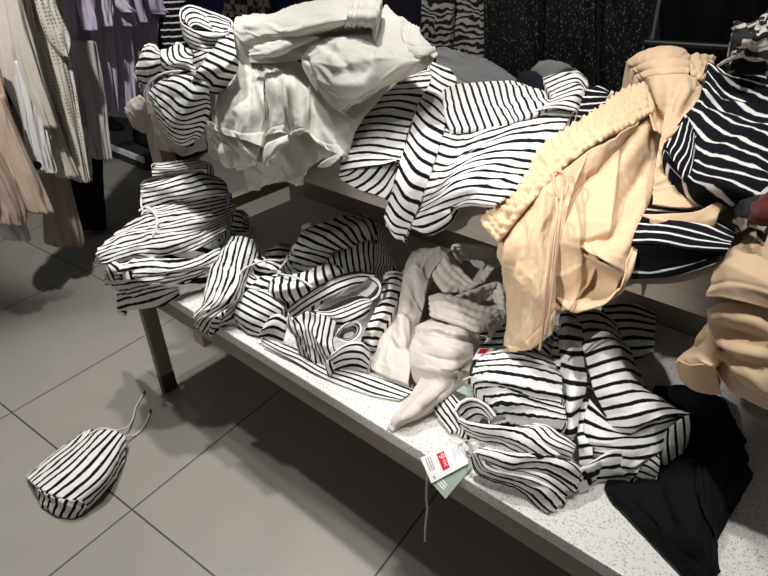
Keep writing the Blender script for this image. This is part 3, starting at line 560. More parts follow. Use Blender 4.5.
sheet('waistband', t, CR, 'S', '560,95,@18 590,100,@20 630,120,@20; 570,140,@15 610,160,@14 650,160,@15; 590,190,@11 640,200,@10 690,200,@12; 620,235,@8.6 660,235,@8 704,215,@11', U3, rows_smock=3, gather=.008, w=.2, lift=.004)
sheet('fold', t, CR, 'S', '-60,190,@12 60,150,@11 180,120,@12 300,95,@14; -50,215,@7 60,205,@6.5 180,190,@7 300,150,@10; -40,250,@5 60,250,@4.5 150,240,@5 260,200,@7', U3, w=.8, fine=.3)
sheet('cuff', t, CR, 'S', '-40,200,@3 20,175,@2 60,172,@3; -45,222,@1 30,212,@0 110,180,@2 220,150,@5; 0,240,@2 60,220,@1.5 140,190,@3 240,160,@6', U3, skirt='', w=1.)
t = thing('cream_shorts', 'cream shorts with pleated leg fronts and stitched hems hanging over the shelf edge', 'shorts', 'cream shorts in the white heap')
sheet('leg', t, CR, 'S', '140,-45,@16 200,-38,@16 260,-30,@15 330,-15,@14; 92,8,@8 160,-2,@8 230,10,@8 300,22,@7.5; 32,92,@4 110,90,@1 190,90,@1 258,92,@1; 38,180,@0 100,180,@-3 180,190,@-3.4 262,182,@-2; 52,250,@-2 90,262,@-4 170,286,@-5 258,280,@-3; 72,282,@-3.4 92,294,@-4.4 170,318,@-5.4 246,348,@-5', U2, skirt='we', drop=.03, w=1.0, wdir=80, hem='n', fine=.3, cr='-7,8:100,110 95,190 80,250;6,14:140,80 130,180 110,270;-6,8:200,90 190,180 180,270;-6,10:230,60 180,60 130,80')
sheet('leg', t, CR, 'S', '240,-20,@12 300,-15,@11 380,0,@10 470,40,@12; 255,22,@6 300,28,@5 348,48,@4 440,85,@6; 262,95,@0 300,100,@-1.4 345,84,@-3 400,112,@-1 440,130,@1; 262,205,@-2 278,215,@-1.4 338,172,@-5 358,200,@-3.5 402,220,@-4.4 440,182,@-1.4; 256,300,@-3 276,282,@-2.6 330,265,@-5.4 364,290,@-4 402,275,@-5.4 440,282,@-3; 250,335,@-3.4 272,302,@-3 322,290,@-6 362,297,@-4.6 432,290,@-5', U2, w=.7, wdir=85, hem='n')
sheet('leg', t, CR, 'S', '480,60,@9 540,100,@9 640,150,@9 760,90,@16; 440,90,@4 500,140,@5 590,205,@4 690,170,@9; 425,180,@-1 500,220,@0 580,258,@-1 630,250,@2; 405,258,@-3 470,300,@-3 540,322,@-3 612,312,@0; 440,300,@-4 500,352,@-4 560,380,@-4 592,388,@-2', U2, w=.9, wdir=40, hem='n', skirt='e', drop=.02)
sheet('cuff', t, CR, 'S', '250,395,@-5 262,340,@-6 300,320,@-7 352,300,@-5.5; 254,415,@-5 285,390,@-7.4 318,345,@-7.4 356,330,@-6; 258,405,@-4 290,360,@-4.6 312,340,@-5 352,322,@-4.6', U2, w=.5)
for s_ in ('256,150,@-3.6 262,205,@-4.2 262,245,@-5 272,200,@-5', '335,185,@-6.6 346,230,@-6.6 360,285,@-6.6'):
    cord('dark_line', t, M['shoe'], tpts('S', s_, U2), .0008)  # hair-thin dark cords drawn along the leg pleats
t = thing('cream_shorts', 'cream shorts crumpled at the bottom left of the white heap with a ruffled hem', 'shorts', 'cream shorts in the white heap')
sheet('leg', t, CR, 'S', '10,190,@-1 40,240,@-3 60,270,@-3 150,310,@-3 245,345,@-3; 4,245,@-2 45,300,@-4.4 110,325,@-3.4 170,350,@-4.4 240,390,@-3.4; 32,345,@-3 100,362,@-4.6 150,370,@-3 200,400,@-4.4 245,412,@-3; 42,385,@-3 90,415,@-4 130,432,@-3 160,440,@-3.6 215,425,@-2.6', U2, w=2.2, wdir=50, skirt='w', drop=.02, fine=.4, cr='-10,6:60,290 75,340 70,390;10,7:85,330 100,370 95,410;-10,6:110,350 125,390 120,430;9,7:140,360 150,400 150,435;-10,6:30,260 45,310 45,370')
t = thing('cream_shorts', 'thin cream shorts lowest in the white heap, hem dangling below the shelf edge', 'shorts', 'cream shorts in the white heap')
sheet('leg', t, CR, 'S', '165,330,@-1 250,300,@-1 330,270,@-1.5 450,280,@-1.5 570,350,@-1.5; 170,400,@-2 250,380,@-2.4 330,350,@-2.4 450,345,@-2.8 560,385,@-3; 172,440,@-2 260,425,@-3 340,430,@-2.6 420,438,@-3.4 495,385,@-3; 182,480,@-2 260,470,@-2.8 340,470,@-2.2 400,470,@-3.2 440,430,@-3; 190,515,@-2 225,525,@-2.6 255,505,@-2 340,485,@-2.4 400,498,@-2.8 412,470,@-2.8', U2, w=1.6, wdir=60)
sheet('cuff', t, CR, 'S', '470,425,@-4 500,400,@-5 545,378,@-5.5 568,372,@-5; 485,432,@-4 520,425,@-5.2 550,400,@-5.6 572,385,@-5; 500,425,@-3.4 525,405,@-4 550,388,@-4.6 570,376,@-4', U2, w=.6)

t = thing('striped_shorts', 'large striped shorts spread over the middle of the shelf, both legs hanging over the edge', 'shorts')
K = dict(k=.42, off=4.)
sheet('leg', t, SF, 'S', '345,-112,8 420,-130,9 488,-140,8; 255,-55,8 330,-60,10 412,-70,10; 188,5,7 270,-5,9.5 352,10,10; 122,90,6 210,80,9 322,95,10; 82,160,5.5 180,150,8.5 302,165,9.5; 55,230,5 150,220,8 288,235,8.5; 36,284,5 130,272,7.5 222,262,8.5 272,240,8', U4, n=14.5, w=.5, skirt='e', drop=.02, hem='n', **K)
sheet('lining', t, SF, 'S', '38,284,4 130,274,5.5 222,264,6.5 268,250,6; 36,300,3 120,320,2 205,330,1.4 258,320,1.6; 42,318,4 110,356,4.4 178,378,4.4 244,408,4.6', U4, n=2, su=5, w=.4, **K)
sheet('leg', t, SF, 'S', '395,-160,9.5 440,-140,10.5 500,-120,9; 405,-90,11 450,-60,12 510,-30,9; 372,-20,11 430,10,12.5 472,60,9.5; 355,15,10.5 402,60,12.5 462,98,9.5; 325,110,10 372,170,12.5 432,200,9; 300,190,9.5 350,260,12 402,290,9; 268,290,9 310,360,11.5 368,382,8.5; 243,380,7 285,440,10.5 332,470,8; 220,450,6 255,500,8.5 312,516,6; 224,492,5 255,542,6.5 292,552,5', U4, n=18, w=.45, skirt='nwe', drop=.015, hem='n', **K)
sheet('leg', t, SF, 'S', '458,108,9 540,124,10.5 620,105,12 740,60,12 860,20,12 975,35,10; 440,170,9 520,190,10 600,165,13 740,112,13 860,98,12 945,95,10; 405,260,8 480,270,9 570,215,13 690,180,12.5 800,182,11.5 890,185,9; 380,340,7 450,322,9 540,262,12 650,245,11.5 770,258,10 840,265,9; 362,402,6.5 430,372,8.5 520,312,11 640,300,10 780,320,9; 340,450,6 400,420,8 500,370,10 600,358,9.5 735,368,9; 318,482,5.5 390,460,8 480,428,9 560,398,9 670,412,9; 330,505,5 378,525,7 438,500,7.4 488,462,8.5 502,430,9 560,416,9 655,424,9', U4, n=14, w=.9, wdir=-25, skirt='ne', drop=.015, hem='n', **K)
sheet('fold', t, SF, 'S', '92,205,13 98,290,14 122,350,12; 148,178,16 170,260,17 205,354,13; 220,168,17 250,250,18 285,348,13; 290,168,17 320,250,18 362,332,13; 348,168,16 372,230,17 405,312,14; 402,174,15 440,222,16 475,292,14; 485,198,14 512,232,15 545,260,13', U5, n=15, w=1., wdir=80, skirt='snew', drop=.02, **K)
sheet('waistband', t, SF, 'S', '492,162,13 560,136,15 625,124,14 668,158,11; 508,196,15 570,166,17 630,154,16 670,190,12; 524,226,15 580,206,18 640,190,17 662,222,13; 500,262,15 570,242,17 620,240,16 650,254,12; 440,295,14 530,275,16 610,284,14 628,294,11', U5, n=9, w=.8, skirt='sew', drop=.03, **K)

t = thing('knit_sweater', 'grey ribbed knit sweater lying behind the striped shorts, beneath the zebra print', 'sweater')
sheet('body', t, M['grey'], 'S', '60,120,1 130,140,1.5 200,178,2 300,178,1.5 385,172,1; 65,65,2.5 150,80,3 230,85,3.2 300,105,2.6 390,158,1.4; 66,30,3 140,34,3.4 168,62,3.6 240,72,3.4 292,95,2.6', U5, skirt='nwe', w=1.1)
t = thing('navy_garment', 'small plain navy garment corner between the two grey pieces', 'garment')
sheet('body', t, M['navyplain'], 'S', '382,172,3 440,200,3.6 495,206,3.4; 392,142,4 450,152,4.6 498,180,4; 410,120,3.6 460,124,4.2 496,150,3.6', U5, skirt='nwe', w=.8)
t = thing('grey_shorts', 'grey knit piece rolled at the back of the shelf above the striped roll', 'shorts')
sheet('body', t, M['grey'], 'S', '435,135,3 500,172,3.4 570,142,3.6 625,128,3; 458,106,4.6 520,102,5.4 580,102,5.4 622,116,4; 488,84,4 530,78,4.4 592,90,4', U5, skirt='nwe', w=.8)
t = thing('black_striped_shirt', 'black garment with thin white stripes behind the large peach waistband', 'shirt')
sheet('body', t, NV, 'S', '600,310,2 680,300,3 745,270,3; 636,250,4 700,230,5 765,215,4; 675,185,5 730,190,5.6 772,205,4.6', U5, n=5, su=1.5, skirt='nwe', w=1.1)

# peach shorts
PE = M['peach']
G = 'peach shorts on the shelf'
t = thing('peach_shorts', 'peach shorts with the upright waistband at the back, wide leg drooping over the shelf edge', 'shorts', G)
P = dict(k=.55, off=10.)
sheet('waistband', t, PE, 'S', '350,86,@50 400,50,@49 480,28,@49 570,34,@50 592,68,@53; 368,116,@47 422,95,@43 500,76,@42 592,86,@46; 384,142,@43 430,125,@39 500,114,@38 592,115,@42; 404,168,@38 440,150,@35 510,140,@34 590,142,@38', U7, rows_smock=3, gather=.03, smk=.35, w=.3, skirt='we', drop=.1)
sheet('waistband', t, PE, 'S', '575,62,@52 640,60,@54 696,70,@58; 585,110,@46 640,112,@48 688,116,@52; 598,150,@41 640,162,@42 662,182,@44', U7, rows_smock=4, gather=.014, w=.3)
sheet('body', t, PE, 'S', '404,165,@38 440,148,@35 510,138,@34 590,140,@38 650,180,@44; 420,230,@30 468,255,@31 520,240,@28 580,220,@31 640,222,@38; 440,290,@24 470,320,@27 515,330,@23 570,300,@25 635,270,@32; 460,360,@18 490,380,@20 515,395,@17 560,350,@18 600,310,@24', U7, skirt='e', w=.8, wdir=80, cr='-13,8:405,175 440,240 470,300 490,380;9,12:440,165 480,230 500,300;-10,7:560,160 530,250 510,330;8,12:590,170 570,230 530,330;-8,8:640,190 600,250 550,330')
sheet('leg', t, PE, 'S', '642,84,@37 655,80,@37 664,95,@39; 622,110,@31 648,108,@28 660,118,@31; 595,140,@24 630,138,@19.5 661,150,@23; 570,172,@19 610,168,@13 655,182,@17; 558,198,@13 600,197,@6 648,206,@9; 558,222,@7 597,225,@0 640,230,@2; 565,236,@1 582,248,@-4 606,261,@-7 626,273,@-4', skirt='we', drop=.02, w=.9, wdir=55, hem='n', cr='-16,10:640,105 615,140 590,170 570,195;15,15:655,110 632,150 605,190 580,220;-14,10:655,150 640,180 615,215 600,250;12,14:650,190 635,220 618,262;-12,9:600,200 590,220 585,240;10,11:585,180 570,205 565,230')
sheet('leg', t, PE, 'S', '628,262,@-5 636,240,@-1 648,210,@6; 623,285,@-7 634,262,@-4 640,235,@0; 612,300,@-7 624,290,@-6 632,265,@-3', w=.4)
sheet('lining', t, PE, 'S', '370,108,@2 440,165,@-3 540,212,@-6 615,262,@-4; 345,190,@1 420,235,@0 500,255,@-1 590,300,@-2; 335,270,@-2 420,290,@-1 500,330,@-2 585,340,@-4; 328,335,@-4 395,404,@-6 455,410,@-8 540,386,@-9 602,318,@-7', U6, w=.6, hem='n')
sheet('leg', t, PE, 'S', '665,112,@26 685,92,@34 702,85,@40; 658,150,@14 680,140,@20 695,132,@27; 655,180,@6 688,172,@13 705,165,@19; 652,206,@2 680,210,@3 708,206,@8 730,198,@12', w=1., skirt='e', hem='n')
sheet('fold', t, PE, 'S', '640,215,@.5 690,213,@2 712,205,@4 726,197,@7; 650,220,@-.5 690,222,@1 715,218,@2 720,212,@4', w=.5, skirt='n')
t = thing('peach_shorts', 'peach drawstring shorts with a long diagonal smocked waistband and one leg hanging down', 'shorts', G)
sheet('waistband', t, PE, 'S', '482,222,@-3 498,192,@3 528,159,@9 562,132,@16 600,108,@24 622,90,@31 642,84,@36; 490,232,@-6 512,200,@-2 545,166,@5 580,140,@11 610,118,@19 648,100,@28; 500,242,@-7 528,207,@-3 560,173,@3.6 594,147,@10 627,128,@17 654,112,@25', rows_smock=5, gather=.012, smk=1.5, w=.3, skirt='ws', drop=.02)
sheet('leg', t, PE, 'S', '499,240,@-5 528,205,@-2 560,174,@3 590,150,@9; 497,256,@-5 521,240,@-7 546,214,@-3 575,185,@3; 501,271,@-5 519,272,@-8.5 541,246,@-6 567,212,@-1; 504,290,@-5 524,287,@-9 541,271,@-8 560,238,@-4; 505,320,@-5.6 524,316,@-9 545,292,@-9 558,270,@-6; 504,341,@-5.6 520,345,@-9 538,327,@-9.4 554,305,@-7; 504,346,@-5.6 521,350,@-9 536,345,@-9.4 552,328,@-7', w=1.0, wdir=75, skirt='w', drop=.02, hem='n', cr='-11,7:524,222 519,250 510,280;9,9:514,235 508,262 504,285;-9,8:536,255 527,295 523,325;8,12:545,230 540,270 536,315;-8,8:560,200 548,235 545,262;6,9:516,290 512,320 512,340')
sheet('lining', t, PE, 'S', '545,180,@5 580,170,@9 620,150,@15; 540,230,@-3 574,227,@-2 612,222,@-1; 540,280,@-5 572,270,@-4 606,245,@-1; 545,320,@-5 565,310,@-5 585,290,@-4', w=.8)
sheet('fold', t, PE, 'S', '590,150,@9 610,140,@12 640,122,@20; 575,182,@4 592,176,@9 612,160,@14; 562,206,@0 578,206,@5 598,190,@10; 556,225,@-3 568,225,@1 580,215,@4', w=1.5, wdir=60)
cord('drawstring', t, M['peachcord'], tpts('S', '553,172,@-1 556,195,@-6 557,215,@-10 552,240,@-12.5 549,270,@-13.5 545,300,@-13.5 543,325,@-13 540,350,@-12'), .0026)
cord('drawstring', t, M['peachcord'], tpts('S', '560,168,@0 562,190,@-5 560,215,@-10 556,250,@-12 553,280,@-13 549,315,@-13.5 545,335,@-13'), .0026)
cord('drawstring', t, M['peachcord'], tpts('S', '553,172,@-1 562,172,@-2 568,182,@-3 562,200,@-6 555,190,@-6 553,172,@-1'), .0022)

t = thing('navy_striped_shorts', 'navy shorts with bold white stripes draped beside the upright peach waistband', 'shorts', 'navy striped shorts on the shelf')
sheet('body', t, NV, 'S', '708,60,@44 740,72,@42 830,82,@46 880,98,@50; 706,78,@38 740,90,@36 830,102,@40 880,120,@42; 700,96,@32 735,106,@29 830,120,@34 880,138,@36; 688,112,@25 730,125,@23 830,140,@28 880,158,@30; 670,135,@17 700,146,@15 740,150,@15 830,166,@22 880,184,@24; 664,148,@12 690,166,@9 730,169,@8 830,186,@15 880,205,@18; 676,174,@8 695,188,@5 735,188,@4 830,202,@11 880,222,@14', n=12, su=-5, skirt='swen', drop=.04, w=1.5, wdir=15)
sheet('fold', t, NV, 'S', '664,148,@11.5 672,140,@14 684,120,@20; 672,165,@8.5 682,155,@11 692,135,@18; 684,186,@5 692,172,@8 698,155,@12', n=5, su=2, w=1., lift=.008)
cord('drawstring', t, M['cord'], tpts('S', '718,66,@39 724,62,@38 735,57,@37 750,56,@37 758,57,@36 762,53,@38'), .0035)
t = thing('printed_garment', 'black and white printed garment knotted at the right edge of the shelf', 'garment')
m_, nt, b = new_mat('zebra_print'); b.inputs['Roughness'].default_value = .85
tc = N_(nt, 'ShaderNodeTexCoord'); mp = N_(nt, 'ShaderNodeMapping'); mp.inputs['Scale'].default_value = (1, 1, 1.5); nt.links.new(tc.outputs['Object'], mp.inputs[0])
wv = N_(nt, 'ShaderNodeTexWave', bands_direction='Z'); wv.inputs['Scale'].default_value = 9; wv.inputs['Distortion'].default_value = 14; wv.inputs['Detail'].default_value = 2; wv.inputs['Detail Scale'].default_value = 1.1
nt.links.new(mp.outputs[0], wv.inputs[0]); cr_ = N_(nt, 'ShaderNodeValToRGB'); cr_.color_ramp.elements[0].position = .44; cr_.color_ramp.elements[1].position = .54
cr_.color_ramp.elements[0].color = (.012, .011, .011, 1); cr_.color_ramp.elements[1].color = (.56, .53, .48, 1)
nt.links.new(wv.outputs['Fac'], cr_.inputs[0]); nt.links.new(cr_.outputs[0], b.inputs['Base Color']); M['zebra'] = m_
sheet('body', t, M['zebra'], 'S', '735,52,@40 752,60,@36 772,58,@38; 736,38,@42 755,42,@36 772,38,@38; 733,20,@46 755,22,@40 772,8,@42', w=3., skirt='nwe')
sheet('bow', t, M['zebra'], 'S', '732,22,@38 738,20,@36 745,26,@36; 736,34,@35 744,36,@33 752,34,@34; 738,46,@34 750,48,@32 762,44,@33', w=2.)
sheet('bow', t, M['zebra'], 'S', '748,46,@34 756,48,@32 766,46,@33; 750,32,@33 758,34,@31 768,28,@33; 756,20,@36 764,20,@34 770,12,@36', w=2.)
t = thing('navy_striped_shorts', 'navy white striped shorts folded flat on the shelf edge under the peach folds', 'shorts', 'navy striped shorts on the shelf')
sheet('body', t, NV, 'S', '288,225,@8 400,238,@8 520,255,@8 650,330,@6; 265,270,@2 390,278,@1 510,300,@1 630,350,@1; 242,320,@-1 370,325,@-2 490,350,@-2 620,370,@-2; 226,378,@-2.4 330,378,@-3.4 450,400,@-3.4 605,405,@-3', U8, sv=(0, 1.6, 3.2, 5.0), w=.5, hem='n', skirt='we', drop=.01)
sheet('lining', t, M['black'], 'S', '226,378,@-2 330,380,@-2.4 450,402,@-2.4 605,407,@-2.2; 214,430,@-1.6 330,440,@-1.6 450,435,@-1.6 590,420,@-1.6; 206,470,@-2.4 300,485,@-2.4 420,468,@-2.4 575,428,@-2.4', U8, w=.8)
sheet('leg', t, NV, 'S', '206,468,@-2.6 300,484,@-3 420,466,@-3 575,426,@-3; 188,515,@-2 270,514,@-2.6 400,502,@-2.6 560,458,@-2.4', U8, sv=(0.2, 1.1), su=.5, w=.3)
t = thing('printed_garment', 'dark printed garment with a deep red patch tucked under the navy stripes at right', 'garment')
sheet('body', t, M['zebra'], 'S', '620,330,@3 660,320,@1 700,300,@1 772,330,@1; 630,260,@4 670,250,@2 710,230,@3 772,240,@3; 640,195,@8 690,170,@7 772,145,@7', U8, w=1.6, skirt='e')
M['darkred'] = fabric('dark_red_cotton', (.10, .012, .012))
sheet('patch', t, M['darkred'], 'S', '690,285,@-1 730,300,@-2 775,300,@-2; 710,230,@0 745,240,@-2 775,240,@-2; 735,175,@3 760,172,@2 775,170,@2', U8, w=1.5, skirt='w')
G = 'peach shorts hanging over the right end of the shelf edge'
t = thing('peach_shorts', 'peach shorts at the right border with a smooth stitched hem, upper of two', 'shorts', G)
sheet('leg', t, PE, 'S', '752,232,@14 775,226,@14 860,240,@14 930,262,@12; 735,246,@4 755,240,@3 850,258,@3 925,280,@3; 718,262,@0 745,256,@-3 840,280,@-3 920,300,@-2; 711,281,@-4 740,278,@-7 830,302,@-7 915,325,@-4; 709,297,@-5.4 735,300,@-8 830,328,@-8 910,350,@-5.4', w=.7, skirt='ws', drop=.03, hem='n')
t = thing('peach_shorts', 'crumpled peach shorts at the right border dangling below the smooth hem', 'shorts', G)
sheet('body', t, PE, 'S', '712,312,@-4 735,302,@-6 850,320,@-6 905,345,@-4; 704,325,@-4 735,328,@-8 850,350,@-8 900,370,@-4; 698,338,@-4 720,345,@-7 745,350,@-9 850,375,@-9 895,392,@-4; 700,350,@-3.4 725,362,@-8 750,375,@-9.4 850,400,@-9 890,412,@-4; 708,362,@-3 728,385,@-6.4 752,398,@-7 850,425,@-7 885,432,@-4; 715,375,@-2.6 730,396,@-4.6 752,404,@-5 850,436,@-5 880,442,@-4', w=1.8, wdir=25, skirt='w', drop=.03, fine=.4, cr='-14,8:706,322 725,332 750,338 775,345;10,12:710,314 735,318 775,322;-12,7:700,345 720,352 745,365 775,368;9,9:712,340 740,350 775,356;-10,7:712,365 730,372 742,388;8,10:722,360 750,378 775,390')
sheet('leg', t, PE, 'S', '706,325,@-3.6 715,340,@-6 722,358,@-6; 690,346,@-3.6 702,352,@-6.4 716,368,@-7; 676,362,@-3.4 690,364,@-6.4 712,366,@-8; 683,380,@-3.4 700,391,@-6 722,393,@-7', w=.8)
sheet('cuff', t, PE, 'S', '677,362,@-4.4 690,366,@-6.6 708,366,@-7.6 720,380,@-7 712,392,@-6.6 695,390,@-6 682,380,@-4.4; 688,367,@-3 696,370,@-4 706,371,@-4.6 713,380,@-4 707,386,@-4 697,384,@-3.6 690,377,@-3', w=.2, closed=True)

# ------------------------------------------------------------------ price tags
TW, TG = plain('white_card', (.74, .74, .74), .8), plain('sage_green_card', (.27, .34, .28), .7)
TR_, TK = plain('red_print', (.62, .008, .02), .9), plain('grey_print', (.33, .33, .36), .6)
def quad_pts(c):
    a, b, d = [hit_z(px, py, z / 100) for px, py, z in (c[0], c[1], c[3])]
    n = np.cross(b - a, d - a); D = ray(c[2][0], c[2][1]); return [a, b, EYE + D * (((a - EYE) @ n) / (D @ n)), d]
def card(name, c, mat, parent, th=.0006, lift=0.):
    P = np.array(quad_pts(c)); n = np.cross(P[1] - P[0], P[3] - P[0]); n /= np.linalg.norm(n)
    if n @ (EYE - P[0]) < 0: n = -n
    P = P + n * lift; v = list(P + n * th) + list(P)
    f = [(0, 1, 2, 3), (7, 6, 5, 4)] + [(i, i + 4, (i + 1) % 4 + 4, (i + 1) % 4) for i in range(4)]
    o = mesh_obj(name, v, f, mat, parent); return o, P, n
def sub(P, u0, v0, u1, v1):
    def at(u, v): return (P[0] * (1 - u) + P[1] * u) * (1 - v) + (P[3] * (1 - u) + P[2] * u) * v
    return [at(u0, v0), at(u1, v0), at(u1, v1), at(u0, v1)]
def patch(name, P4, n, mat, parent, lift=.0009):
    P = np.array(P4) + n * lift
    return mesh_obj(name, list(P), [(0, 1, 2, 3)], mat, parent)
def lettering(text, P4, n, mat, parent, lift=.0015):
    """letters filling the quad P4 (P4[0] = lower left, P4[1] = lower right, P4[3] = upper left)"""
    cu = bpy.data.curves.new('lettering', 'FONT'); cu.body = text; tmp = bpy.data.objects.new('lettering', cu)
    me = bpy.data.meshes.new_from_object(tmp); bpy.data.objects.remove(tmp)
    co = np.empty(len(me.vertices) * 3, np.float32); me.vertices.foreach_get('co', co); co = co.reshape(-1, 3)
    lo, hi = co.min(0), co.max(0); q = (co - lo) / np.maximum(hi - lo, 1e-6); P = np.array(P4)
    w_ = P[0] + q[:, :1] * (P[1] - P[0]) + q[:, 1:2] * (P[3] - P[0]) + n * lift
    me.vertices.foreach_set('co', w_.astype(np.float32).ravel()); me.update(); me.name = 'lettering'
    return link('lettering', me, mat, parent)
t = thing('price_tag', 'white price tag with red price patch hanging over the bench edge', 'tag')
oC, P, n = card('card', [(420.3, 457.8, 49.6), (461.8, 441.5, 50.6), (468.5, 463.6, 49.8), (431.5, 483.6, 48.6)], TW, t)
rp = patch('price_patch', sub(P, .36, .10, .54, .80), n, TR_, oC); rp['label'] = 'red price patch'
def along(u0, u1, v0, v1):
    q = sub(P, u0, v0, u1, v1); return [q[0], q[3], q[2], q[1]]
lettering('9', along(.385, .515, .17, .36), n, TW, rp)
lettering('99€', along(.43, .505, .42, .70), n, TW, rp)
for i in range(4): patch('print_line', sub(P, .72 + .045 * i, .12 + .03 * (i % 2), .735 + .045 * i, .62 - .09 * (i % 3)), n, TK, oC)
for i in range(3): patch('print_line', sub(P, .08 + .05 * i, .10, .11 + .05 * i, .62), n, TK, oC)
patch('print_line', sub(P, .09, .80, .14, .92), n, TK, oC)
cord('string', t, M['cord'], [hit_z(458, 446, .502), hit_z(466, 441, .515), hit_z(476, 440, .53)], .0012)
t = thing('green_swing_tag', 'sage green swing tag hanging under the white price tag over the bench edge', 'tag')
oC, P, n = card('card', [(430.0, 481.5, 48.2), (456, 447, 50.0), (472.5, 466.5, 49.3), (445.5, 499.0, 47.2)], TG, t)
for i in range(3): patch('print_line', sub(P, .10 + .06 * i, .22, .13 + .06 * i, .70), n, TW, oC)
hx = cord('hanging_cord', None, M['cord'], [hit_y(x_, y_, YB - .012) for x_, y_ in ((428, 470), (427, 482), (426.4, 498), (427.4, 508), (426, 520), (425.2, 532), (425, 541))], .0026)
tag(hx, 'white drawstring end dangling down in front of the bench apron', 'cord')
t = thing('price_tag', 'small white tag with red patch on the bench between beige shorts and ruched pile', 'tag')
oC, P, n = card('card', [(472, 360, 57), (479, 348.5, 57.6), (495, 348.5, 57.6), (482, 358.5, 57)], TW, t)
patch('price_patch', sub(P, .5, .1, .95, .72), n, TR_, oC)
t = thing('green_swing_tag', 'sage green swing tag lying beside the topmost ruched shorts', 'tag')
oC, P, n = card('card', [(456, 391, 56), (464, 385.5, 56.4), (487, 399.5, 56), (484, 402.5, 55.6)], TG, t)
cord('string', t, M['cord'], [hit_z(463, 380, .565), hit_z(470, 377, .575), hit_z(478, 375, .58)], .0014)

# ------------------------------------------------------------------ clothes on the rails around the table
def hung(name, parent, mat, axis, plane, secs, thick=.05, folds=6., amp=.012, seed=1, tilt=0., open_=True):
    """a two-sided hanging garment part: left and right outline traced down its length, real thickness and soft pleats"""
    S = np.array([[float(q) for q in s.split(',')] for s in secs.split()])
    hit = hit_x if axis == 'x' else hit_y
    Lp = np.array([hit(a, y, plane) for a, b_, y in S]); Rp = np.array([hit(b_, y, plane) for a, b_, y in S])
    n = 40; Lp = resample(Lp, n); Rp = resample(Rp, n); m = 64
    th = np.linspace(0, 2 * math.pi, m, endpoint=False); nrm = np.array([1, 0, 0]) if axis == 'x' else np.array([0, -1, 0])
    V = np.empty((n, m, 3)); z = np.linspace(0, 1, n)
    for i in range(n):
        c = (Lp[i] + Rp[i]) / 2; h = (Rp[i] - Lp[i]) / 2; u = np.cos(th)
        g = (noise(u * folds * .5 + noise(np.full(m, z[i] * 3.), u, seed) * .5, np.full(m, z[i] * 1.3), seed) * amp * 2.2 + noise(u * folds, np.full(m, z[i] * 4.), seed + 9) * amp) * (.35 + .65 * z[i])
        tk = thick * (.55 + .45 * z[i])
        V[i] = c + h * u[:, None] + nrm * (np.sin(th) * tk + g * np.sign(np.sin(th)) * np.abs(np.sin(th)) ** .5)[:, None]
    idx = np.arange(n * m).reshape(n, m); F = []
    for i in range(n - 1):
        for j in range(m): F.append((idx[i, j], idx[i + 1, j], idx[i + 1, (j + 1) % m], idx[i, (j + 1) % m]))
    s = np.tile(np.linspace(0, 1, m), n); tt = np.repeat(z, m)
    o = mesh_obj(name, V.reshape(-1, 3), F, mat, parent, smooth=True)
    l = o.data.uv_layers.new(name='cloth'); vi = np.empty(len(o.data.loops), int); o.data.loops.foreach_get('vertex_index', vi)
    l.data.foreach_set('uv', np.stack([s, tt * 14], 1)[vi].astype(np.float32).ravel())
    md = o.modifiers.new('cloth_thickness', 'SOLIDIFY'); md.thickness = .002; md.offset = 1
    return o
def bar(name, mat, pts, rad, parent=None): return cord(name, parent, mat, pts, rad, n=12)
t = thing('clothes_rail', 'black clothes rail hung from the ceiling carrying the cream and lilac clothes', 'clothes rail', 'clothes rails')
bar('rod', M['steel'], [(-2.62, .3, 1.42), (-2.62, 1.2, 1.42), (-2.62, 2.4, 1.42)], .014, t)
for y_ in (.35, 2.35): bar('hanger_rod', M['steel'], [(-2.62, y_, 1.43), (-2.62, y_, 2.2), (-2.62, y_, 3.2)], .008, t)
t = thing('clothes_rail', 'black clothes rail behind the table carrying the dark clothes', 'clothes rail', 'clothes rails')
bar('rod', M['steel'], [(-3.2, 2.25, 1.42), (-1.2, 2.25, 1.42), (.6, 2.25, 1.42)], .014, t)
for x_ in (-3.1, .5): bar('hanger_rod', M['steel'], [(x_, 2.25, 1.43), (x_, 2.25, 2.2), (x_, 2.25, 3.2)], .008, t)

LI = [fabric('lilac_linen', (.46, .40, .54)), fabric('pale_lilac_linen', (.54, .49, .60)), fabric('deep_lilac_linen', (.38, .33, .45))]
IV, TN, WH = fabric('ivory_linen', (.60, .55, .48)), fabric('sand_linen', (.52, .40, .31)), fabric('white_poplin', (.66, .65, .64))
BT = fabric('greige_twill', (.34, .29, .23))
m_, nt, b = new_mat('crochet_knit'); tc = N_(nt, 'ShaderNodeTexCoord'); vo = N_(nt, 'ShaderNodeTexVoronoi'); vo.inputs['Randomness'].default_value = .12; vo.inputs['Scale'].default_value = 75
nt.links.new(tc.outputs['Object'], vo.inputs[0]); nt.links.new(mix_(nt, math_(nt, 'LESS_THAN', vo.outputs['Distance'], .30), (.66, .62, .54), (.24, .21, .17)), b.inputs['Base Color']); b.inputs['Roughness'].default_value = .95
M['crochet'] = m_
def shirt(name, label, cat, mat, plane, body, sleeves=(), seed=1, axis='x', group=None, **kw):
    t = thing(name, label, cat, group)
    hung('body', t, mat, axis, plane, body, seed=seed, **kw)
    for i, s in enumerate(sleeves): hung('sleeve', t, mat, axis, plane + (.055 if axis == 'x' else -.055), s, thick=.035, folds=3, amp=.009, seed=seed + 3 + i)
    return t
G = None
shirt('lilac_shirt', 'lilac shirt furthest back on the left rail, nearest the striped shelf corner', 'shirt', LI[2], -2.95, '116,160,-50 118,160,0 126,156,60 130,152,112', ['140,160,-30 146,163,5 152,171,14', '150,166,-20 155,170,6 160,172,12'], 1, thick=.022, amp=.009, group='lilac shirts on the left rail')
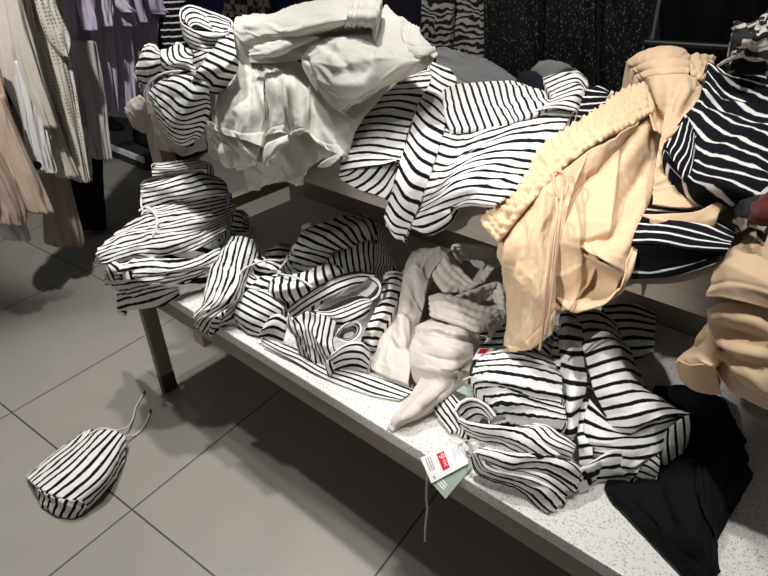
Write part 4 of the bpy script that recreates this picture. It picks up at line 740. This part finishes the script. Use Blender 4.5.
shirt('lilac_shirt', 'lilac shirt second from the far end of the left rail', 'shirt', LI[0], -2.88, '98,130,-50 100,128,0 112,134,60 117,138,117', ['112,128,-30 114,132,5 122,138,26', '124,136,-30 132,142,5 138,147,22'], 2, thick=.022, amp=.009, group='lilac shirts on the left rail')
shirt('lilac_shirt', 'lilac shirt with a wide short sleeve, middle of the lilac group on the left rail', 'shirt', LI[1], -2.81, '84,114,-50 86,112,0 94,116,60 100,119,116', ['90,112,-40 92,112,0 98,114,26', '112,124,-30 115,128,2 121,136,12'], 3, thick=.022, amp=.009, group='lilac shirts on the left rail')
shirt('lilac_shirt', 'lilac shirt beside the crochet top on the left rail', 'shirt', LI[0], -2.74, '60,90,-50 62,88,0 70,92,60 78,92,128', ['74,92,-40 76,94,0 84,98,30'], 4, thick=.022, amp=.009, group='lilac shirts on the left rail')
shirt('long_white_shirt', 'long pale shirt tail showing below the lilac shirts', 'shirt', fabric('pale_grey_linen', (.44, .42, .42)), -2.72, '72,96,40 82,104,90 92,110,158', [], 5)
shirt('crochet_top', 'cream crochet knit top with open mesh pattern on the left rail', 'top', M['crochet'], -2.57, '24,62,-50 30,62,0 44,70,60 58,80,120 70,88,172 74,89,180', ['28,52,-40 34,56,0 46,70,36 60,67,56'], 6)
shirt('ivory_dress', 'long ivory linen dress with frayed hem on the left rail', 'dress', IV, -2.54, '6,24,-50 12,30,0 26,46,80 40,64,140 54,79,176', [], 7)
shirt('linen_jacket', 'cream linen jacket with straight sleeve near the left border', 'jacket', IV, -2.50, '-14,16,-60 -10,20,0 0,36,70 22,48,120 30,52,150', ['-2,14,-50 4,22,0 20,42,70 42,57,127'], 8)
t = shirt('white_blouse', 'white blouse with a round black button at the hem, left rail', 'blouse', WH, -2.47, '10,40,60 22,46,120 30,54,160 38,55,171', [], 9, group='white blouses on the left rail')
c_ = hit_x(36, 165, -2.405)
bt_v = [c_ + np.array([.012 * (k % 2), .016 * math.cos(q), .016 * math.sin(q)]) for q in np.linspace(0, 2 * math.pi, 20, endpoint=False) for k in (0, 1)]
mesh_obj('button', bt_v, [tuple(range(1, 40, 2)), tuple(range(38, -1, -2))] + [(2 * i, (2 * i + 2) % 40, (2 * i + 3) % 40, 2 * i + 1) for i in range(20)], M['black'], t)
shirt('sand_jacket', 'sand coloured jacket with long sleeve at the left border', 'jacket', TN, -2.42, '-30,-2,60 -26,10,110 -14,26,170 -4,26,215', ['-8,4,95 0,18,130 14,38,175 28,54,212'], 10, group='sand jackets on the left rail')
shirt('sand_jacket', 'sand coloured jacket in front, cut by the left border', 'jacket', fabric('tan_linen', (.44, .34, .26)), -2.38, '-40,-20,120 -30,4,160 -16,22,200 -8,26,222', [], 11, group='sand jackets on the left rail')
shirt('white_blouse', 'white blouse hem peeping out under the sand jackets', 'blouse', WH, -2.46, '-20,16,180 -10,24,215 2,30,238', [], 12, group='white blouses on the left rail')
shirt('greige_trousers', 'greige wide trousers reaching almost to the floor under the left rail', 'trousers', BT, -2.6, '34,60,90 38,64,150 42,74,200 44,84,238 46,82,244', [], 13)
shirt('black_trousers', 'black trousers hanging low in the shade behind the crochet top', 'trousers', M['black'], -2.95, '68,98,60 70,102,150 72,106,228', [], 14)
shirt('white_garment', 'narrow white strap hanging below the crochet top', 'garment', WH, -2.8, '84,90,120 85,91,165 86,91,180', [], 15, thick=.01)

NVY = fabric('dark_navy_cloth', (.014, .020, .085), sheen=.05)
t = shirt('navy_garment', 'navy garment with tan check pattern hanging behind the white heap', 'garment', NVY, 2.2, '196,290,-60 198,292,0 202,296,70', [], 21, axis='y', group='navy garments hanging behind the table')
m_, nt, b = new_mat('tan_check'); tc = N_(nt, 'ShaderNodeTexCoord'); ck = N_(nt, 'ShaderNodeTexChecker'); ck.inputs['Scale'].default_value = 26
ck.inputs[1].default_value = (.36, .27, .20, 1); ck.inputs[2].default_value = (.014, .014, .03, 1); nt.links.new(tc.outputs['Object'], ck.inputs[0]); nt.links.new(ck.outputs[0], b.inputs['Base Color'])
hung('check_panel', t, m_, 'y', 2.13, '224,272,-40 224,272,0 222,268,17', thick=.02, seed=22)
shirt('navy_garment', 'plain dark navy garment hanging between the check panel and the zebra print', 'garment', NVY, 2.24, '296,346,-60 298,348,0 302,352,70', [], 23, axis='y', group='navy garments hanging behind the table')
shirt('navy_garment', 'plain dark navy garment hanging directly left of the zebra print', 'garment', fabric('blackish_navy_cloth', (.012, .013, .026), sheen=.05), 2.22, '352,424,-60 354,426,0 358,430,80', [], 24, axis='y', group='navy garments hanging behind the table')
t = thing('striped_shirt', 'black and white broadly striped shirt hanging beside the lilac shirts', 'shirt')
hung('body', t, NV, 'y', 1.75, '158,186,-40 162,184,0 166,184,52', seed=25)
t = thing('zebra_print_blouse', 'zebra print blouse with a draped sleeve hanging behind the table', 'blouse')
hung('body', t, M['zebra'], 'y', 2.2, '436,488,-60 438,490,0 444,492,62', seed=26, amp=.02)
hung('sleeve', t, M['zebra'], 'y', 2.12, '426,452,-40 424,454,0 422,452,46', seed=27, thick=.045)
m_, nt, b = new_mat('black_sequin_dots'); tc = N_(nt, 'ShaderNodeTexCoord'); mp = N_(nt, 'ShaderNodeMapping'); mp.inputs['Scale'].default_value = (1, 1, .45); nt.links.new(tc.outputs['Object'], mp.inputs[0])
vo = N_(nt, 'ShaderNodeTexVoronoi'); vo.inputs['Scale'].default_value = 170; nt.links.new(mp.outputs[0], vo.inputs[0]); sp = N_(nt, 'ShaderNodeSeparateColor'); nt.links.new(vo.outputs['Color'], sp.inputs[0])
nt.links.new(mix_(nt, math_(nt, 'MULTIPLY', math_(nt, 'LESS_THAN', vo.outputs['Distance'], .27), math_(nt, 'LESS_THAN', sp.outputs[0], .6)), (.006, .006, .007), (.30, .29, .28)), b.inputs['Base Color']); b.inputs['Roughness'].default_value = .5
M['sequin'] = m_
for k_, (a_, c_, lb) in enumerate(((484, 540, 'black dress with fine pale dots hanging right beside the zebra print'), (543, 596, 'black dress with fine pale dots, middle of three behind the grey pieces'), (600, 652, 'black dress with fine pale dots hanging behind the upright peach waistband'))):
    t = thing('dotted_dress', lb, 'dress', 'dotted black dresses behind the table')
    hung('body', t, M['sequin'], 'y', 2.16 + .03 * k_, f'{a_},{c_},-60 {a_},{c_},0 {a_},{c_ + 1},140', seed=30 + k_, amp=.014, thick=.035)
t = thing('black_garment', 'plain black garment hanging at the top right behind the navy striped shorts', 'garment')
hung('body', t, M['black'], 'y', 2.24, '660,775,-60 660,775,0 660,775,110', seed=35, amp=.02)
# low stands: a dark bar and a pale rod behind the shelf
t = thing('display_stand', 'black bar with a slanted pale steel rod standing behind the shelf', 'stand')
bar('crossbar', M['steel'], [hit_y(642, 43, 2.0), hit_y(690, 46, 2.0), hit_y(740, 49, 2.0)], .014, t)
bar('rod', plain('pale_steel', (.30, .30, .30), .35, .6), [hit_y(652, 42, 2.0), hit_y(656, 20, 2.0), hit_y(663, -20, 2.0)], .006, t)
bar('post', M['steel'], [hit_y(645, 43, 2.0), hit_y(645, 43, 2.0) * (1, 1, .5), hit_y(645, 43, 2.0) * (1, 1, 0)], .012, t)
bar('post', M['steel'], [hit_y(737, 49, 2.0), hit_y(737, 49, 2.0) * (1, 1, .5), hit_y(737, 49, 2.0) * (1, 1, 0)], .012, t)
# low plinth under the left rail
q0 = hit_z(118, 168, .0)
t = thing('low_plinth', 'low dark plinth with a pale edge on the floor behind the left rail', 'plinth')
box('base', (-4.6, -3.55, 1.75, 2.6, .001, .10), M['wall'], t); box('edge_strip', (-4.61, -3.54, 1.735, 1.749, .06, .10), TW, t)
for k_, (x_, y_) in enumerate(((-4.35, 1.95), (-4.0, 2.05), (-3.75, 1.9))):
    t = thing('black_shoe', ('black shoe on the low plinth, at its left', 'black shoe on the low plinth, between two others', 'black shoe on the low plinth, nearest the shelf')[k_], 'shoe', 'black shoes on the low plinth')
    v = []; f = []
    prof = [(-.13, .03, .085), (-.10, .04, .10), (-.04, .042, .09), (.03, .046, .06), (.09, .046, .045), (.13, .036, .035), (.15, .01, .02)]
    for (a, hw, h) in prof: v += [(x_ + a, y_ + s * hw, .101 + zz) for s, zz in ((-1, 0), (-1.05, h * .5), (-.55, h), (.55, h), (1.05, h * .5), (1, 0))]
    for i in range(len(prof) - 1):
        for j in range(6): f.append((i * 6 + j, i * 6 + (j + 1) % 6, i * 6 + 6 + (j + 1) % 6, i * 6 + 6 + j))
    f += [tuple(range(5, -1, -1)), tuple(range(len(v) - 6, len(v)))]
    so = mesh_obj('upper', v, f, M['black'], t, smooth=True)

# ------------------------------------------------------------------ put every thing's origin at its base
for e in [o for o in sc.objects if o.type == 'EMPTY' and o.parent is None]:
    ms = []
    def walk(o):
        for c in o.children:
            if c.type == 'MESH': ms.append(c)
            walk(c)
    walk(e)
    if not ms: continue
    P = []
    for c in ms:
        a = np.empty(len(c.data.vertices) * 3, np.float32); c.data.vertices.foreach_get('co', a); P.append(a.reshape(-1, 3))
    P = np.concatenate(P); lo, hi = P.min(0), P.max(0)
    e.location = ((lo[0] + hi[0]) / 2, (lo[1] + hi[1]) / 2, lo[2])
    for c in e.children: c.matrix_parent_inverse = Matrix.Translation(-Vector(e.location))
